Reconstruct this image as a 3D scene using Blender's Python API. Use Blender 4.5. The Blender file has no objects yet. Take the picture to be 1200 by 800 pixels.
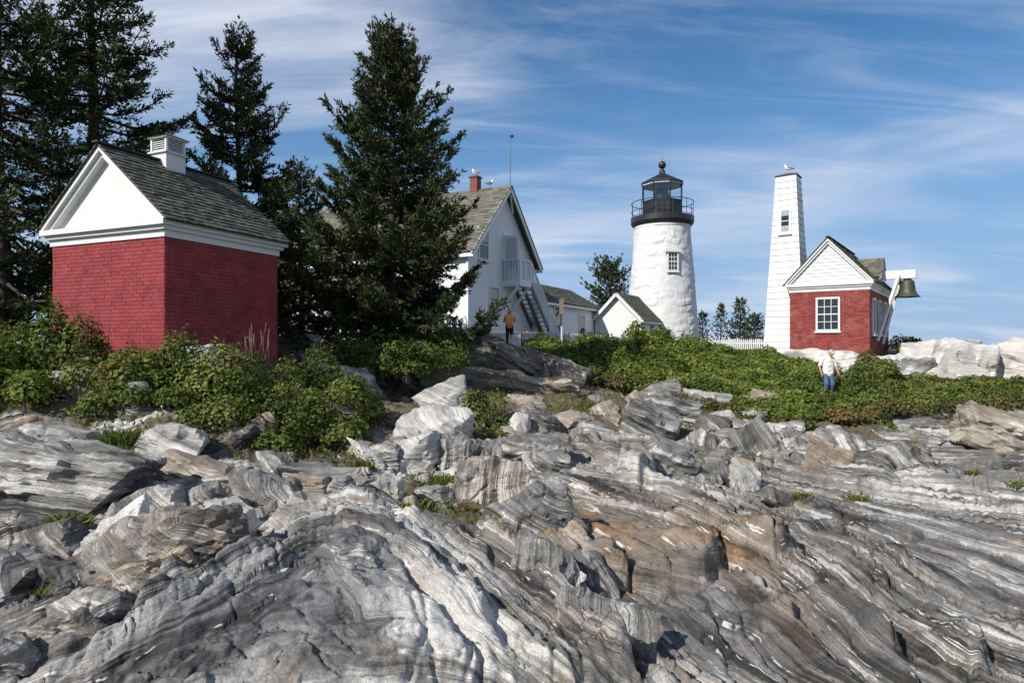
import bpy, bmesh, math, random
import numpy as np
from mathutils import Vector, Matrix, Quaternion

# ------------------------------------------------------------------ camera, sky, sun, exposure
scene = bpy.context.scene
C = scene.collection
F = 740.0; HY = 403.0            # focal length and eye level, in pixels of the 1200x800 photograph
cam_d = bpy.data.cameras.new('camera'); cam = bpy.data.objects.new('camera', cam_d); C.objects.link(cam)
cam_d.sensor_width = 36.0; cam_d.lens = F/1200*36; cam_d.shift_y = (HY-400)/1200
cam_d.clip_start = 0.05; cam_d.clip_end = 9000
cam.location = (0, 0, 0); cam.rotation_euler = (math.pi/2, 0, 0)
scene.camera = cam

SUN_AZ = math.radians(47)        # left of straight behind the camera
SUN_EL = math.radians(37)
S = Vector((-math.sin(SUN_AZ)*math.cos(SUN_EL), -math.cos(SUN_AZ)*math.cos(SUN_EL), math.sin(SUN_EL)))
sun_d = bpy.data.lights.new('sun', 'SUN'); sun = bpy.data.objects.new('sun', sun_d); C.objects.link(sun)
sun_d.energy = 4.7; sun_d.angle = math.radians(0.53); sun_d.color = (1.0, 0.95, 0.87)
sun.rotation_euler = S.to_track_quat('Z', 'Y').to_euler(); sun.location = (-20, -25, 30)

world = bpy.data.worlds.new('World'); scene.world = world; world.use_nodes = True
wn = world.node_tree; wn.nodes.clear()
def N(t, typ, **kw):
    n = t.nodes.new(typ)
    for k, v in kw.items(): setattr(n, k, v)
    return n
def sky_nodes():
    t = wn; L = t.links.new
    out = N(t, 'ShaderNodeOutputWorld'); bg = N(t, 'ShaderNodeBackground'); bg.inputs['Strength'].default_value = 0.077
    sky = N(t, 'ShaderNodeTexSky'); sky.sky_type = 'NISHITA'; sky.sun_disc = False
    sky.sun_elevation = SUN_EL
    sky.sun_rotation = math.atan2(S.x, S.y)
    sky.air_density = 1.0; sky.dust_density = 0.12; sky.ozone_density = 3.0; sky.altitude = 0
    tc = N(t, 'ShaderNodeTexCoord'); sep = N(t, 'ShaderNodeSeparateXYZ'); L(tc.outputs['Generated'], sep.inputs[0])
    # project the view direction onto a flat cloud layer: streaks crowd together towards the horizon
    zz = N(t, 'ShaderNodeMath', operation='MAXIMUM'); L(sep.outputs[2], zz.inputs[0]); zz.inputs[1].default_value = 0.0
    za = N(t, 'ShaderNodeMath', operation='ADD'); L(zz.outputs[0], za.inputs[0]); za.inputs[1].default_value = 0.16
    dv = N(t, 'ShaderNodeVectorMath', operation='DIVIDE'); cmb = N(t, 'ShaderNodeCombineXYZ')
    for i in range(3): L(za.outputs[0], cmb.inputs[i])
    L(tc.outputs['Generated'], dv.inputs[0]); L(cmb.outputs[0], dv.inputs[1])
    def layer(scale, rot, loc, sx, sy, det, rough, dist, lo, hi):
        m = N(t, 'ShaderNodeMapping'); m.inputs['Rotation'].default_value = (0, 0, rot); m.inputs['Location'].default_value = loc
        m.inputs['Scale'].default_value = (sx, sy, 0.0)
        L(dv.outputs[0], m.inputs[0])
        n = N(t, 'ShaderNodeTexNoise'); n.inputs['Scale'].default_value = scale; n.inputs['Detail'].default_value = det
        n.inputs['Roughness'].default_value = rough; n.inputs['Distortion'].default_value = dist
        L(m.outputs[0], n.inputs['Vector'])
        r = N(t, 'ShaderNodeMapRange'); r.interpolation_type = 'SMOOTHSTEP'
        r.inputs['From Min'].default_value = lo; r.inputs['From Max'].default_value = hi
        L(n.outputs[0], r.inputs[0]); return r.outputs[0]
    a = layer(1.0, 0.18, (5.5, 2.2, 0), 0.6, 1.15, 9, 0.52, 0.5, 0.42, 0.68)
    b = layer(2.6, -0.25, (7.7, 4.2, 0), 0.35, 1.6, 10, 0.62, 0.9, 0.45, 0.80)
    c = layer(0.45, 0.6, (2.1, 5.4, 0), 1.0, 1.0, 4, 0.5, 0.3, 0.33, 0.58)
    m1 = N(t, 'ShaderNodeMath', operation='MULTIPLY'); L(a, m1.inputs[0]); m1.inputs[1].default_value = 0.75
    m2 = N(t, 'ShaderNodeMath', operation='MULTIPLY_ADD'); L(b, m2.inputs[0]); m2.inputs[1].default_value = 0.45; L(m1.outputs[0], m2.inputs[2])
    m3 = N(t, 'ShaderNodeMath', operation='MULTIPLY_ADD'); L(c, m3.inputs[0]); m3.inputs[1].default_value = 0.75; m3.inputs[2].default_value = 0.25
    m4 = N(t, 'ShaderNodeMath', operation='MULTIPLY'); L(m2.outputs[0], m4.inputs[0]); L(m3.outputs[0], m4.inputs[1])
    hs = N(t, 'ShaderNodeHueSaturation'); hs.inputs['Saturation'].default_value = 1.55; L(sky.outputs[0], hs.inputs['Color'])
    hz = N(t, 'ShaderNodeMapRange'); hz.interpolation_type = 'SMOOTHSTEP'; hz.inputs['From Min'].default_value = -0.05; hz.inputs['From Max'].default_value = 0.55
    hz.inputs['To Min'].default_value = 0.97; hz.inputs['To Max'].default_value = 0.12; L(sep.outputs[2], hz.inputs[0])
    mh = N(t, 'ShaderNodeMix', data_type='RGBA'); L(hz.outputs[0], mh.inputs[0]); L(hs.outputs[0], mh.inputs[6]); mh.inputs[7].default_value = (3.3, 5.1, 8.0, 1)
    m6 = N(t, 'ShaderNodeMath', operation='MULTIPLY', use_clamp=True); L(m4.outputs[0], m6.inputs[0]); m6.inputs[1].default_value = 1.05
    mix = N(t, 'ShaderNodeMix', data_type='RGBA')
    L(m6.outputs[0], mix.inputs[0]); L(mh.outputs[2], mix.inputs[6]); mix.inputs[7].default_value = (8.0, 8.5, 9.8, 1)
    L(mix.outputs[2], bg.inputs['Color']); L(bg.outputs[0], out.inputs[0])
sky_nodes()
vs = scene.view_settings
vs.view_transform = 'Standard'; vs.look = 'None'; vs.gamma = 1.0; vs.use_curve_mapping = False
vs.exposure = 0.3
scene.cycles.max_bounces = 6; scene.cycles.diffuse_bounces = 3; scene.cycles.transparent_max_bounces = 8

# ------------------------------------------------------------------ helpers
rng = np.random.default_rng(7); random.seed(7)
def pix(px, py, Y): return Vector(((px-600)/F*Y, Y, (HY-py)/F*Y))
def unit(v):
    v = np.asarray(v, float); return v/np.linalg.norm(v)
def link(o, parent=None):
    C.objects.link(o)
    if parent is not None: o.parent = parent
    return o
def tag(o, label=None, cat=None, group=None, kind=None):
    if label: o['label'] = label
    if cat: o['category'] = cat
    if group: o['group'] = group
    if kind: o['kind'] = kind
    return o
def empty(name, loc=(0, 0, 0), label=None, cat=None, group=None, rz=0.0):
    o = bpy.data.objects.new(name, None); o.location = loc; o.rotation_euler = (0, 0, rz); o.empty_display_size = 0.2
    link(o); return tag(o, label, cat, group)
class MB:
    """collects vertices and faces of one mesh"""
    def __init__(s): s.v = []; s.f = []; s.m = []; s.cur = 0
    def add(s, vs, fs):
        b = len(s.v); s.v += [tuple(v) for v in vs]; s.f += [tuple(i+b for i in f) for f in fs]; s.m += [s.cur]*len(fs); return s
    def box(s, x0, y0, z0, x1, y1, z1):
        return s.add([(x0,y0,z0),(x1,y0,z0),(x1,y1,z0),(x0,y1,z0),(x0,y0,z1),(x1,y0,z1),(x1,y1,z1),(x0,y1,z1)],
            [(0,3,2,1),(4,5,6,7),(0,1,5,4),(1,2,6,5),(2,3,7,6),(3,0,4,7)])
    def prism(s, pts, a, b):
        """pts: list of (x,z), extruded along y from a to b"""
        n = len(pts)
        return s.add([(x, a, z) for x, z in pts]+[(x, b, z) for x, z in pts],
            [tuple(range(n)), tuple(range(2*n-1, n-1, -1))]+[(i, i+n, (i+1)%n+n, (i+1)%n) for i in range(n)])
    def prismx(s, pts, a, b):
        n = len(pts)
        return s.add([(a, y, z) for y, z in pts]+[(b, y, z) for y, z in pts],
            [tuple(range(n-1, -1, -1)), tuple(range(n, 2*n))]+[(i, (i+1)%n, (i+1)%n+n, i+n) for i in range(n)])
    def bar(s, p, q, w, h=None, up=(0, 0, 1)):
        p = Vector(p); q = Vector(q); d = (q-p).normalized(); up = Vector(up)
        if abs(d.dot(up)) > 0.98: up = Vector((0, 1, 0))
        x = d.cross(up).normalized(); y = x.cross(d); h = h or w
        vs = [c+x*(a*w/2)+y*(b*h/2) for c in (p, q) for a, b in ((-1,-1),(1,-1),(1,1),(-1,1))]
        return s.add(vs, [(0,1,2,3)[::-1],(4,5,6,7),(0,1,5,4),(1,2,6,5),(2,3,7,6),(3,0,4,7)])
    def tube(s, pts, rad, n=8, cap=True):
        pts = [Vector(p) for p in pts]; b = len(s.v); m = len(pts)
        x = None
        for i, p in enumerate(pts):
            d = (pts[min(i+1, m-1)]-pts[max(i-1, 0)]).normalized()
            if x is None:
                u = Vector((0, 0, 1)) if abs(d.z) < 0.9 else Vector((1, 0, 0)); x = d.cross(u).normalized()
            else: x = (x-d*x.dot(d)).normalized()
            y = d.cross(x); r = rad[i] if hasattr(rad, '__len__') else rad
            s.v += [tuple(p+x*(r*math.cos(2*math.pi*k/n))+y*(r*math.sin(2*math.pi*k/n))) for k in range(n)]
        fs = [(b+i*n+k, b+i*n+(k+1)%n, b+(i+1)*n+(k+1)%n, b+(i+1)*n+k) for i in range(m-1) for k in range(n)]
        if cap: fs += [tuple(b+k for k in range(n-1, -1, -1)), tuple(b+(m-1)*n+k for k in range(n))]
        s.f += fs; s.m += [s.cur]*len(fs); return s
    def lathe(s, prof, n=24, ph=0.0, c=(0, 0), cap=True):
        b = len(s.v); m = len(prof)
        for r, z in prof: s.v += [(c[0]+r*math.cos(ph+2*math.pi*k/n), c[1]+r*math.sin(ph+2*math.pi*k/n), z) for k in range(n)]
        fs = [(b+i*n+k, b+i*n+(k+1)%n, b+(i+1)*n+(k+1)%n, b+(i+1)*n+k) for i in range(m-1) for k in range(n)]
        if cap: fs += [tuple(b+k for k in range(n-1, -1, -1)), tuple(b+(m-1)*n+k for k in range(n))]
        s.f += fs; s.m += [s.cur]*len(fs); return s
    def mesh(s, name):
        me = bpy.data.meshes.new(name); me.from_pydata(s.v, [], s.f); me.update(); return me
    def build(s, name, mat, parent=None, smooth=False):
        me = s.mesh(name)
        mats = mat if isinstance(mat, (list, tuple)) else [mat]
        for m in mats: me.materials.append(m)
        if len(mats) > 1: me.polygons.foreach_set('material_index', s.m)
        if smooth: me.polygons.foreach_set('use_smooth', [True]*len(me.polygons))
        return link(bpy.data.objects.new(name, me), parent)
def np_mesh(name, V, Q, mat, parent=None, smooth=False, attrs=None):
    """V (n,3), Q (m,k) index array -> one object; attrs: name -> per-vertex floats"""
    me = bpy.data.meshes.new(name); V = np.asarray(V, np.float32); Q = np.asarray(Q, np.int32); k = Q.shape[1]
    me.vertices.add(len(V)); me.vertices.foreach_set('co', V.ravel())
    me.loops.add(Q.size); me.loops.foreach_set('vertex_index', Q.ravel())
    me.polygons.add(len(Q)); me.polygons.foreach_set('loop_start', np.arange(0, Q.size, k, dtype=np.int32))
    me.polygons.foreach_set('loop_total', np.full(len(Q), k, np.int32))
    if smooth: me.polygons.foreach_set('use_smooth', np.ones(len(Q), bool))
    me.update(calc_edges=True)
    for a, d in (attrs or {}).items():
        at = me.attributes.new(a, 'FLOAT', 'POINT'); at.data.foreach_set('value', np.asarray(d, np.float32))
    if mat: me.materials.append(mat)
    o = bpy.data.objects.new(name, me); return link(o, parent)

# ---- numpy gradient noise
_P = np.random.default_rng(11).permutation(4096)
def _h(ix, iy, iz): return _P[(_P[(_P[ix & 4095]+iy) & 4095]+iz) & 4095]
_G = np.random.default_rng(12).normal(size=(4096, 3)); _G /= np.linalg.norm(_G, axis=1)[:, None]
def noise(x, y, z=0.0):
    x, y, z = np.broadcast_arrays(np.asarray(x, float), y, z)
    ix, iy, iz = (np.floor(a).astype(np.int64) for a in (x, y, z)); fx, fy, fz = x-ix, y-iy, z-iz
    u, v, w = (a*a*a*(a*(a*6-15)+10) for a in (fx, fy, fz)); r = 0
    for dx in (0, 1):
        for dy in (0, 1):
            for dz in (0, 1):
                g = _G[_h(ix+dx, iy+dy, iz+dz)]
                d = g[..., 0]*(fx-dx)+g[..., 1]*(fy-dy)+g[..., 2]*(fz-dz)
                r = r+d*(u if dx else 1-u)*(v if dy else 1-v)*(w if dz else 1-w)
    return r*1.6
def fbm(x, y, z=0.0, o=4, g=0.5, l=2.03):
    r = 0; a = 1.0
    for i in range(o):
        r = r+a*noise(x+i*17.3, y+i*9.1, z+i*5.7); a *= g; x, y, z = x*l, y*l, np.asarray(z)*l
    return r
def sstep(a, b, x):
    t = np.clip((x-a)/(b-a), 0, 1); return t*t*(3-2*t)

# ------------------------------------------------------------------ materials
def new_mat(name):
    m = bpy.data.materials.new(name); m.use_nodes = True; t = m.node_tree
    return m, t, t.nodes['Principled BSDF'], t.links.new
def set_in(b, **kw):
    for k, v in kw.items(): b.inputs[k.replace('_', ' ')].default_value = v
def ramp(t, stops, interp='LINEAR'):
    r = N(t, 'ShaderNodeValToRGB'); e = r.color_ramp.elements; r.color_ramp.interpolation = interp
    while len(e) < len(stops): e.new(0.5)
    for el, (p, c) in zip(e, stops): el.position = p; el.color = (*c, 1) if len(c) == 3 else c
    return r
def tex_noise(t, vec, scale, det=4, rough=0.55, dist=0.0):
    n = N(t, 'ShaderNodeTexNoise'); n.inputs['Scale'].default_value = scale; n.inputs['Detail'].default_value = det
    n.inputs['Roughness'].default_value = rough; n.inputs['Distortion'].default_value = dist
    if vec is not None: t.links.new(vec, n.inputs['Vector'])
    return n.outputs[0]
def math_n(t, op, a, b=None, c=None, clamp=False):
    n = N(t, 'ShaderNodeMath', operation=op, use_clamp=clamp)
    for i, x in enumerate((a, b, c)):
        if x is None: continue
        if isinstance(x, (int, float)): n.inputs[i].default_value = x
        else: t.links.new(x, n.inputs[i])
    return n.outputs[0]
def mix_rgb(t, fac, a, b, mode='MIX'):
    n = N(t, 'ShaderNodeMix', data_type='RGBA', blend_type=mode)
    for i, x in ((0, fac), (6, a), (7, b)):
        if isinstance(x, (int, float)): n.inputs[i].default_value = x
        elif isinstance(x, tuple): n.inputs[i].default_value = (*x, 1)
        else: t.links.new(x, n.inputs[i])
    return n.outputs[2]
def maprange(t, x, a, b, c=0.0, d=1.0, smooth=True):
    n = N(t, 'ShaderNodeMapRange'); n.interpolation_type = 'SMOOTHSTEP' if smooth else 'LINEAR'
    for k, v in zip(('From Min', 'From Max', 'To Min', 'To Max'), (a, b, c, d)): n.inputs[k].default_value = v
    t.links.new(x, n.inputs[0]); return n.outputs[0]
def bump(t, h, strength, dist, bsdf, prev=None):
    b = N(t, 'ShaderNodeBump'); b.inputs['Strength'].default_value = strength; b.inputs['Distance'].default_value = dist
    t.links.new(h, b.inputs['Height'])
    if prev is not None: t.links.new(prev, b.inputs['Normal'])
    t.links.new(b.outputs[0], bsdf.inputs['Normal']); return b.outputs[0]

def rock_mat(name, pal, quartz=0.5, rust=0.3, stripe=1.0, contrast=1.0, lichen=0.3):
    """foliated gneiss: bands follow the mesh attribute 'strata' (metres across the layering)"""
    m, t, b, L = new_mat(name)
    at = N(t, 'ShaderNodeAttribute', attribute_name='strata').outputs['Fac']
    ru = N(t, 'ShaderNodeAttribute', attribute_name='rust').outputs['Fac']
    dk = N(t, 'ShaderNodeAttribute', attribute_name='dark').outputs['Fac']
    tc = N(t, 'ShaderNodeTexCoord').outputs['Object']
    sp = N(t, 'ShaderNodeSeparateXYZ'); L(tc, sp.inputs[0])
    w1 = tex_noise(t, tc, 0.9, 3); w2 = tex_noise(t, tc, 4.5, 4)
    s = math_n(t, 'MULTIPLY_ADD', w1, 0.25, at); s = math_n(t, 'MULTIPLY_ADD', w2, 0.035, s)
    def band(k, al, det):
        c = N(t, 'ShaderNodeCombineXYZ'); L(math_n(t, 'MULTIPLY', s, k*stripe), c.inputs[0])
        L(math_n(t, 'MULTIPLY', sp.outputs[0], al), c.inputs[1]); L(math_n(t, 'MULTIPLY', sp.outputs[1], al), c.inputs[2])
        return tex_noise(t, c.outputs[0], 1.0, det, 0.6)
    b1 = band(2.2, 0.30, 1); b2 = band(8.5, 0.5, 2); b3 = band(34, 1.0, 2); b4 = band(110, 3, 1)
    mot = tex_noise(t, tc, 7.0, 5, 0.70); big = tex_noise(t, tc, 1.1, 3, 0.6)
    v = math_n(t, 'MULTIPLY', b1, 0.85); v = math_n(t, 'MULTIPLY_ADD', b2, 0.66, v); v = math_n(t, 'MULTIPLY_ADD', b3, 0.34, v)
    v = math_n(t, 'MULTIPLY_ADD', b4, 0.10, v); v = math_n(t, 'MULTIPLY_ADD', mot, 0.26, v); v = math_n(t, 'MULTIPLY_ADD', big, 0.30, v)      # mean about 1.075
    v = math_n(t, 'ADD', math_n(t, 'MULTIPLY', math_n(t, 'SUBTRACT', v, 1.255), math_n(t, 'MULTIPLY', maprange(t, tex_noise(t, tc, 0.8, 3, 0.6, 0.5), 0.38, 0.62, 0.45, 1.15), 2.6*contrast)), 0.5, clamp=True)
    r = ramp(t, [(0.02, pal[0]), (0.22, pal[1]), (0.50, pal[2]), (0.70, pal[3]), (0.93, pal[4])]); L(v, r.inputs[0])
    col = r.outputs[0]
    # rust and iron staining
    rn = tex_noise(t, tc, 2.3, 4, 0.62, 0.6)
    rm = math_n(t, 'ADD', math_n(t, 'MULTIPLY', b2, 0.5), rn)
    rf = math_n(t, 'MULTIPLY', maprange(t, rm, 0.80-0.12*rust, 1.0-0.10*rust), rust)
    rf2 = math_n(t, 'MULTIPLY', ru, maprange(t, rm, 0.55, 0.85, 0.15, 1.0))
    rr = ramp(t, [(0.2, (0.10, 0.060, 0.036)), (0.5, (0.28, 0.17, 0.085)), (0.8, (0.44, 0.31, 0.175))]); L(mot, rr.inputs[0])
    col = mix_rgb(t, math_n(t, 'MULTIPLY', math_n(t, 'MAXIMUM', rf, rf2), 0.8, clamp=True), col, rr.outputs[0])
    # darker, fresh grey rock; paints in shade among the left boulders too
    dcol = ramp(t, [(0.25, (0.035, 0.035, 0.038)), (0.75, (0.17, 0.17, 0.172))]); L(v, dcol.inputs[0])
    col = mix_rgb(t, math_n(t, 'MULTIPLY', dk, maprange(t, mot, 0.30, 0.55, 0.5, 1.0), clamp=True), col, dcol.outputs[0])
    # white quartz veins, broken along the layering
    qv = band(6.3, 0.25, 1); qb = tex_noise(t, tc, 3.2, 5, 0.6)
    qf = math_n(t, 'MULTIPLY', maprange(t, math_n(t, 'ABSOLUTE', math_n(t, 'SUBTRACT', qv, 0.55)), 0.022, 0.008), maprange(t, qb, 0.51, 0.56))
    col = mix_rgb(t, math_n(t, 'MULTIPLY', qf, quartz, clamp=True), col, (0.66, 0.63, 0.58))
    # specks of lichen
    vo = N(t, 'ShaderNodeTexNoise'); vo.inputs['Scale'].default_value = 38; vo.inputs['Detail'].default_value = 3; L(tc, vo.inputs['Vector'])
    lf = math_n(t, 'MULTIPLY', maprange(t, vo.outputs[0], 0.62, 0.70), maprange(t, qb, 0.45, 0.65))
    col = mix_rgb(t, math_n(t, 'MULTIPLY', lf, lichen), col, (0.10, 0.098, 0.09))
    gr = tex_noise(t, tc, 55, 3, 0.75); col = mix_rgb(t, maprange(t, gr, 0.25, 0.75, 0.0, 1.0, False), mix_rgb(t, 1.0, col, (0.62, 0.61, 0.60), 'MULTIPLY'), mix_rgb(t, 1.0, col, (1.36, 1.36, 1.36), 'MULTIPLY'))
    # thin dark seams along the layering
    sv = band(16, 0.5, 1); sf = math_n(t, 'MULTIPLY', maprange(t, math_n(t, 'ABSOLUTE', math_n(t, 'SUBTRACT', sv, 0.5)), 0.016, 0.004), maprange(t, big, 0.42, 0.6))
    col = mix_rgb(t, math_n(t, 'MULTIPLY', sf, 0.75), col, (0.028, 0.025, 0.023))
    L(col, b.inputs['Base Color']); set_in(b, Roughness=0.85, Specular_IOR_Level=0.22)
    h = math_n(t, 'MULTIPLY', b3, 0.55); h = math_n(t, 'MULTIPLY_ADD', b2, 0.9, h); 
    h = math_n(t, 'MULTIPLY_ADD', tex_noise(t, tc, 15, 5, 0.70), 0.55, h)
    bump(t, h, 0.9, 0.035, b)
    return m
def N_noisecol(t, vec, scale):
    n = N(t, 'ShaderNodeTexNoise'); n.inputs['Scale'].default_value = scale; n.inputs['Detail'].default_value = 3
    t.links.new(vec, n.inputs['Vector']); return n.outputs[1]

GREY = [(0.036, 0.034, 0.032), (0.104, 0.099, 0.092), (0.185, 0.178, 0.167), (0.30, 0.289, 0.272), (0.52, 0.502, 0.47)]
PALE = [(0.09, 0.086, 0.08), (0.24, 0.23, 0.215), (0.40, 0.385, 0.36), (0.53, 0.515, 0.48), (0.70, 0.68, 0.64)]
DARK = [(0.028, 0.026, 0.025), (0.075, 0.070, 0.064), (0.115, 0.107, 0.098), (0.17, 0.16, 0.146), (0.40, 0.38, 0.35)]
TAN = [(0.070, 0.057, 0.045), (0.165, 0.138, 0.110), (0.255, 0.22, 0.18), (0.35, 0.31, 0.26), (0.56, 0.51, 0.44)]
M = {}
M['bedrock'] = rock_mat('bedrock_gneiss', GREY, quartz=0.8, rust=0.38, contrast=1.25)
M['grey'] = rock_mat('grey_boulder', GREY, quartz=0.5, rust=0.15, stripe=1.3)
M['pale'] = rock_mat('pale_boulder', PALE, quartz=0.3, rust=0.12, contrast=0.75, stripe=0.8)
M['dark'] = rock_mat('dark_boulder', DARK, quartz=0.4, rust=0.3, contrast=1.0)
M['ledge'] = rock_mat('pale_granite', [(0.20, 0.19, 0.17), (0.40, 0.38, 0.345), (0.53, 0.51, 0.475), (0.60, 0.58, 0.54), (0.70, 0.68, 0.64)], quartz=0.2, rust=0.35, contrast=0.8, stripe=0.5)
M['tan'] = rock_mat('tan_boulder', TAN, quartz=0.3, rust=0.35, contrast=0.8)

def simple_mat(name, col, rough=0.6, var=0.12, scale=6.0, bumpy=0.0, spec=0.35, metal=0.0, dirt=None, dirt_amt=0.0, bscale=40):
    m, t, b, L = new_mat(name); tc = N(t, 'ShaderNodeTexCoord').outputs['Object']
    n = tex_noise(t, tc, scale, 5, 0.6)
    lo = tuple(c*(1-var) for c in col); hi = tuple(min(1, c*(1+var)) for c in col)
    r = ramp(t, [(0.3, lo), (0.7, hi)]); L(n, r.inputs[0]); c = r.outputs[0]
    if dirt:
        d = maprange(t, tex_noise(t, tc, scale*0.6, 7, 0.7, 0.4), 0.52, 0.72); c = mix_rgb(t, math_n(t, 'MULTIPLY', d, dirt_amt), c, dirt)
    L(c, b.inputs['Base Color']); set_in(b, Roughness=rough, Specular_IOR_Level=spec, Metallic=metal)
    if bumpy: bump(t, tex_noise(t, tc, bscale, 4, 0.6), bumpy, 0.01, b)
    return m
M['white'] = simple_mat('white_paint', (0.63, 0.63, 0.62), 0.55, 0.04, 3, 0.1, dirt=(0.45, 0.42, 0.37), dirt_amt=0.22)
M['white_old'] = simple_mat('weathered_white_paint', (0.60, 0.60, 0.585), 0.65, 0.06, 4, 0.25, dirt=(0.30, 0.27, 0.23), dirt_amt=0.6)
M['white_house'] = simple_mat('white_clapboard_paint', (0.72, 0.73, 0.74), 0.55, 0.05, 2, 0.1, dirt=(0.45, 0.44, 0.42), dirt_amt=0.25)
M['black'] = simple_mat('black_iron_paint', (0.018, 0.018, 0.020), 0.38, 0.25, 5, 0.15, 0.5, dirt=(0.07, 0.065, 0.06), dirt_amt=0.4)
M['redpaint'] = simple_mat('red_painted_brick', (0.205, 0.032, 0.038), 0.75, 0.14, 9, 0.5, 0.25, dirt=(0.10, 0.018, 0.024), dirt_amt=0.6, bscale=60)
M['redbrick2'] = simple_mat('faded_red_painted_brick', (0.215, 0.045, 0.040), 0.75, 0.2, 7, 0.5, 0.25, dirt=(0.32, 0.13, 0.11), dirt_amt=0.5, bscale=50)
M['shingle'] = None
M['bark'] = simple_mat('spruce_bark', (0.075, 0.058, 0.046), 0.9, 0.4, 12, 0.8, 0.2, bscale=30)
M['twig'] = simple_mat('dry_twig', (0.20, 0.16, 0.125), 0.9, 0.3, 12, 0.3, 0.2)
M['soil'] = simple_mat('soil', (0.10, 0.075, 0.052), 0.95, 0.4, 6, 0.8, 0.1)
M['greypaint'] = simple_mat('grey_weathered_wood', (0.34, 0.335, 0.33), 0.8, 0.15, 8, 0.4, 0.2, dirt=(0.16, 0.15, 0.14), dirt_amt=0.5)
M['stairwood'] = simple_mat('grey_stair_paint', (0.42, 0.43, 0.44), 0.7, 0.1, 6, 0.2, 0.3)
M['stringer'] = simple_mat('dark_stair_stringer', (0.13, 0.135, 0.14), 0.7, 0.2, 6, 0.2, 0.3)
M['bronze'] = simple_mat('green_bronze', (0.055, 0.058, 0.036), 0.55, 0.3, 6, 0.25, 0.5, 0.3, dirt=(0.05, 0.10, 0.075), dirt_amt=0.7)
M['iron'] = simple_mat('dark_steel', (0.10, 0.10, 0.105), 0.5, 0.2, 8, 0.1, 0.5, 0.6)
M['inside'] = simple_mat('dark_room', (0.012, 0.013, 0.015), 0.9)
M['pale_matte'] = simple_mat('pale_matte_cloth_and_glass', (0.5, 0.5, 0.48), 0.9, 0.1)

def glass_mat(name, col=(0.02, 0.025, 0.03)):
    m, t, b, L = new_mat(name); tc = N(t, 'ShaderNodeTexCoord').outputs['Object']
    set_in(b, Base_Color=(*col, 1), Roughness=0.06, Specular_IOR_Level=0.7, IOR=1.5)
    bump(t, tex_noise(t, tc, 3, 2), 0.06, 0.02, b); return m
M['glass'] = glass_mat('window_glass')
def clear_glass():
    m, t, b, L = new_mat('lantern_glass')
    tr = N(t, 'ShaderNodeBsdfTransparent'); tr.inputs[0].default_value = (0.95, 0.97, 0.97, 1)
    gl = N(t, 'ShaderNodeBsdfGlossy'); gl.inputs['Roughness'].default_value = 0.03
    mx = N(t, 'ShaderNodeMixShader'); mx.inputs[0].default_value = 0.09; L(tr.outputs[0], mx.inputs[1]); L(gl.outputs[0], mx.inputs[2])
    L(mx.outputs[0], t.nodes['Material Output'].inputs[0]); return m
M['clear'] = clear_glass()

def shingle_mat(name, c0, c1, moss=0.3):
    m, t, b, L = new_mat(name)
    tc = N(t, 'ShaderNodeTexCoord').outputs['Object']; at = N(t, 'ShaderNodeAttribute', attribute_name='tone').outputs['Fac']
    n = tex_noise(t, tc, 14, 5, 0.65); v = math_n(t, 'ADD', math_n(t, 'MULTIPLY', at, 0.65), math_n(t, 'MULTIPLY', n, 0.5), clamp=True)
    r = ramp(t, [(0.1, c0), (0.85, c1)]); L(v, r.inputs[0])
    mo = maprange(t, tex_noise(t, tc, 1.7, 5, 0.6), 0.5, 0.65)
    c = mix_rgb(t, math_n(t, 'MULTIPLY', mo, moss), r.outputs[0], (0.085, 0.095, 0.045))
    L(c, b.inputs['Base Color']); set_in(b, Roughness=0.92, Specular_IOR_Level=0.15)
    bump(t, tex_noise(t, tc, 60, 4, 0.6), 0.5, 0.01, b); return m
M['shingle'] = shingle_mat('weathered_wood_shingle', (0.035, 0.037, 0.033), (0.135, 0.137, 0.12))
M['shingle_tan'] = shingle_mat('tan_roof_shingle', (0.075, 0.07, 0.058), (0.19, 0.175, 0.142), 0.15)
M['shingle_green'] = shingle_mat('grey_green_roof_shingle', (0.05, 0.055, 0.045), (0.13, 0.135, 0.11), 0.3)

def leaf_mat(name, stops, trans=0.25, rough=0.6, spec=0.18):
    m, t, b, L = new_mat(name)
    at = N(t, 'ShaderNodeAttribute', attribute_name='tone').outputs['Fac']
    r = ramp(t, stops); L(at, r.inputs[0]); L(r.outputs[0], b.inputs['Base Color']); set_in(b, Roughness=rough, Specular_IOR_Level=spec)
    tl = N(t, 'ShaderNodeBsdfTranslucent'); c2 = mix_rgb(t, 1.0, r.outputs[0], (1.0, 1.25, 0.5), 'MULTIPLY'); L(c2, tl.inputs[0])
    mx = N(t, 'ShaderNodeMixShader'); mx.inputs[0].default_value = trans
    L(b.outputs[0], mx.inputs[1]); L(tl.outputs[0], mx.inputs[2]); L(mx.outputs[0], t.nodes['Material Output'].inputs[0]); return m
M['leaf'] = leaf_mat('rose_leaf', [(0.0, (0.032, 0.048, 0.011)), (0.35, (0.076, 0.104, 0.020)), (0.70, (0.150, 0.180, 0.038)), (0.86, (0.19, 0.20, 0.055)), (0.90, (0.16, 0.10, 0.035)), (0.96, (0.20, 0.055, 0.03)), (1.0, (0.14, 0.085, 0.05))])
M['leaf_bright'] = leaf_mat('bayberry_leaf', [(0.0, (0.040, 0.055, 0.011)), (0.4, (0.086, 0.122, 0.020)), (0.75, (0.155, 0.196, 0.036)), (0.95, (0.23, 0.22, 0.06)), (1.0, (0.22, 0.12, 0.05))])
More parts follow.
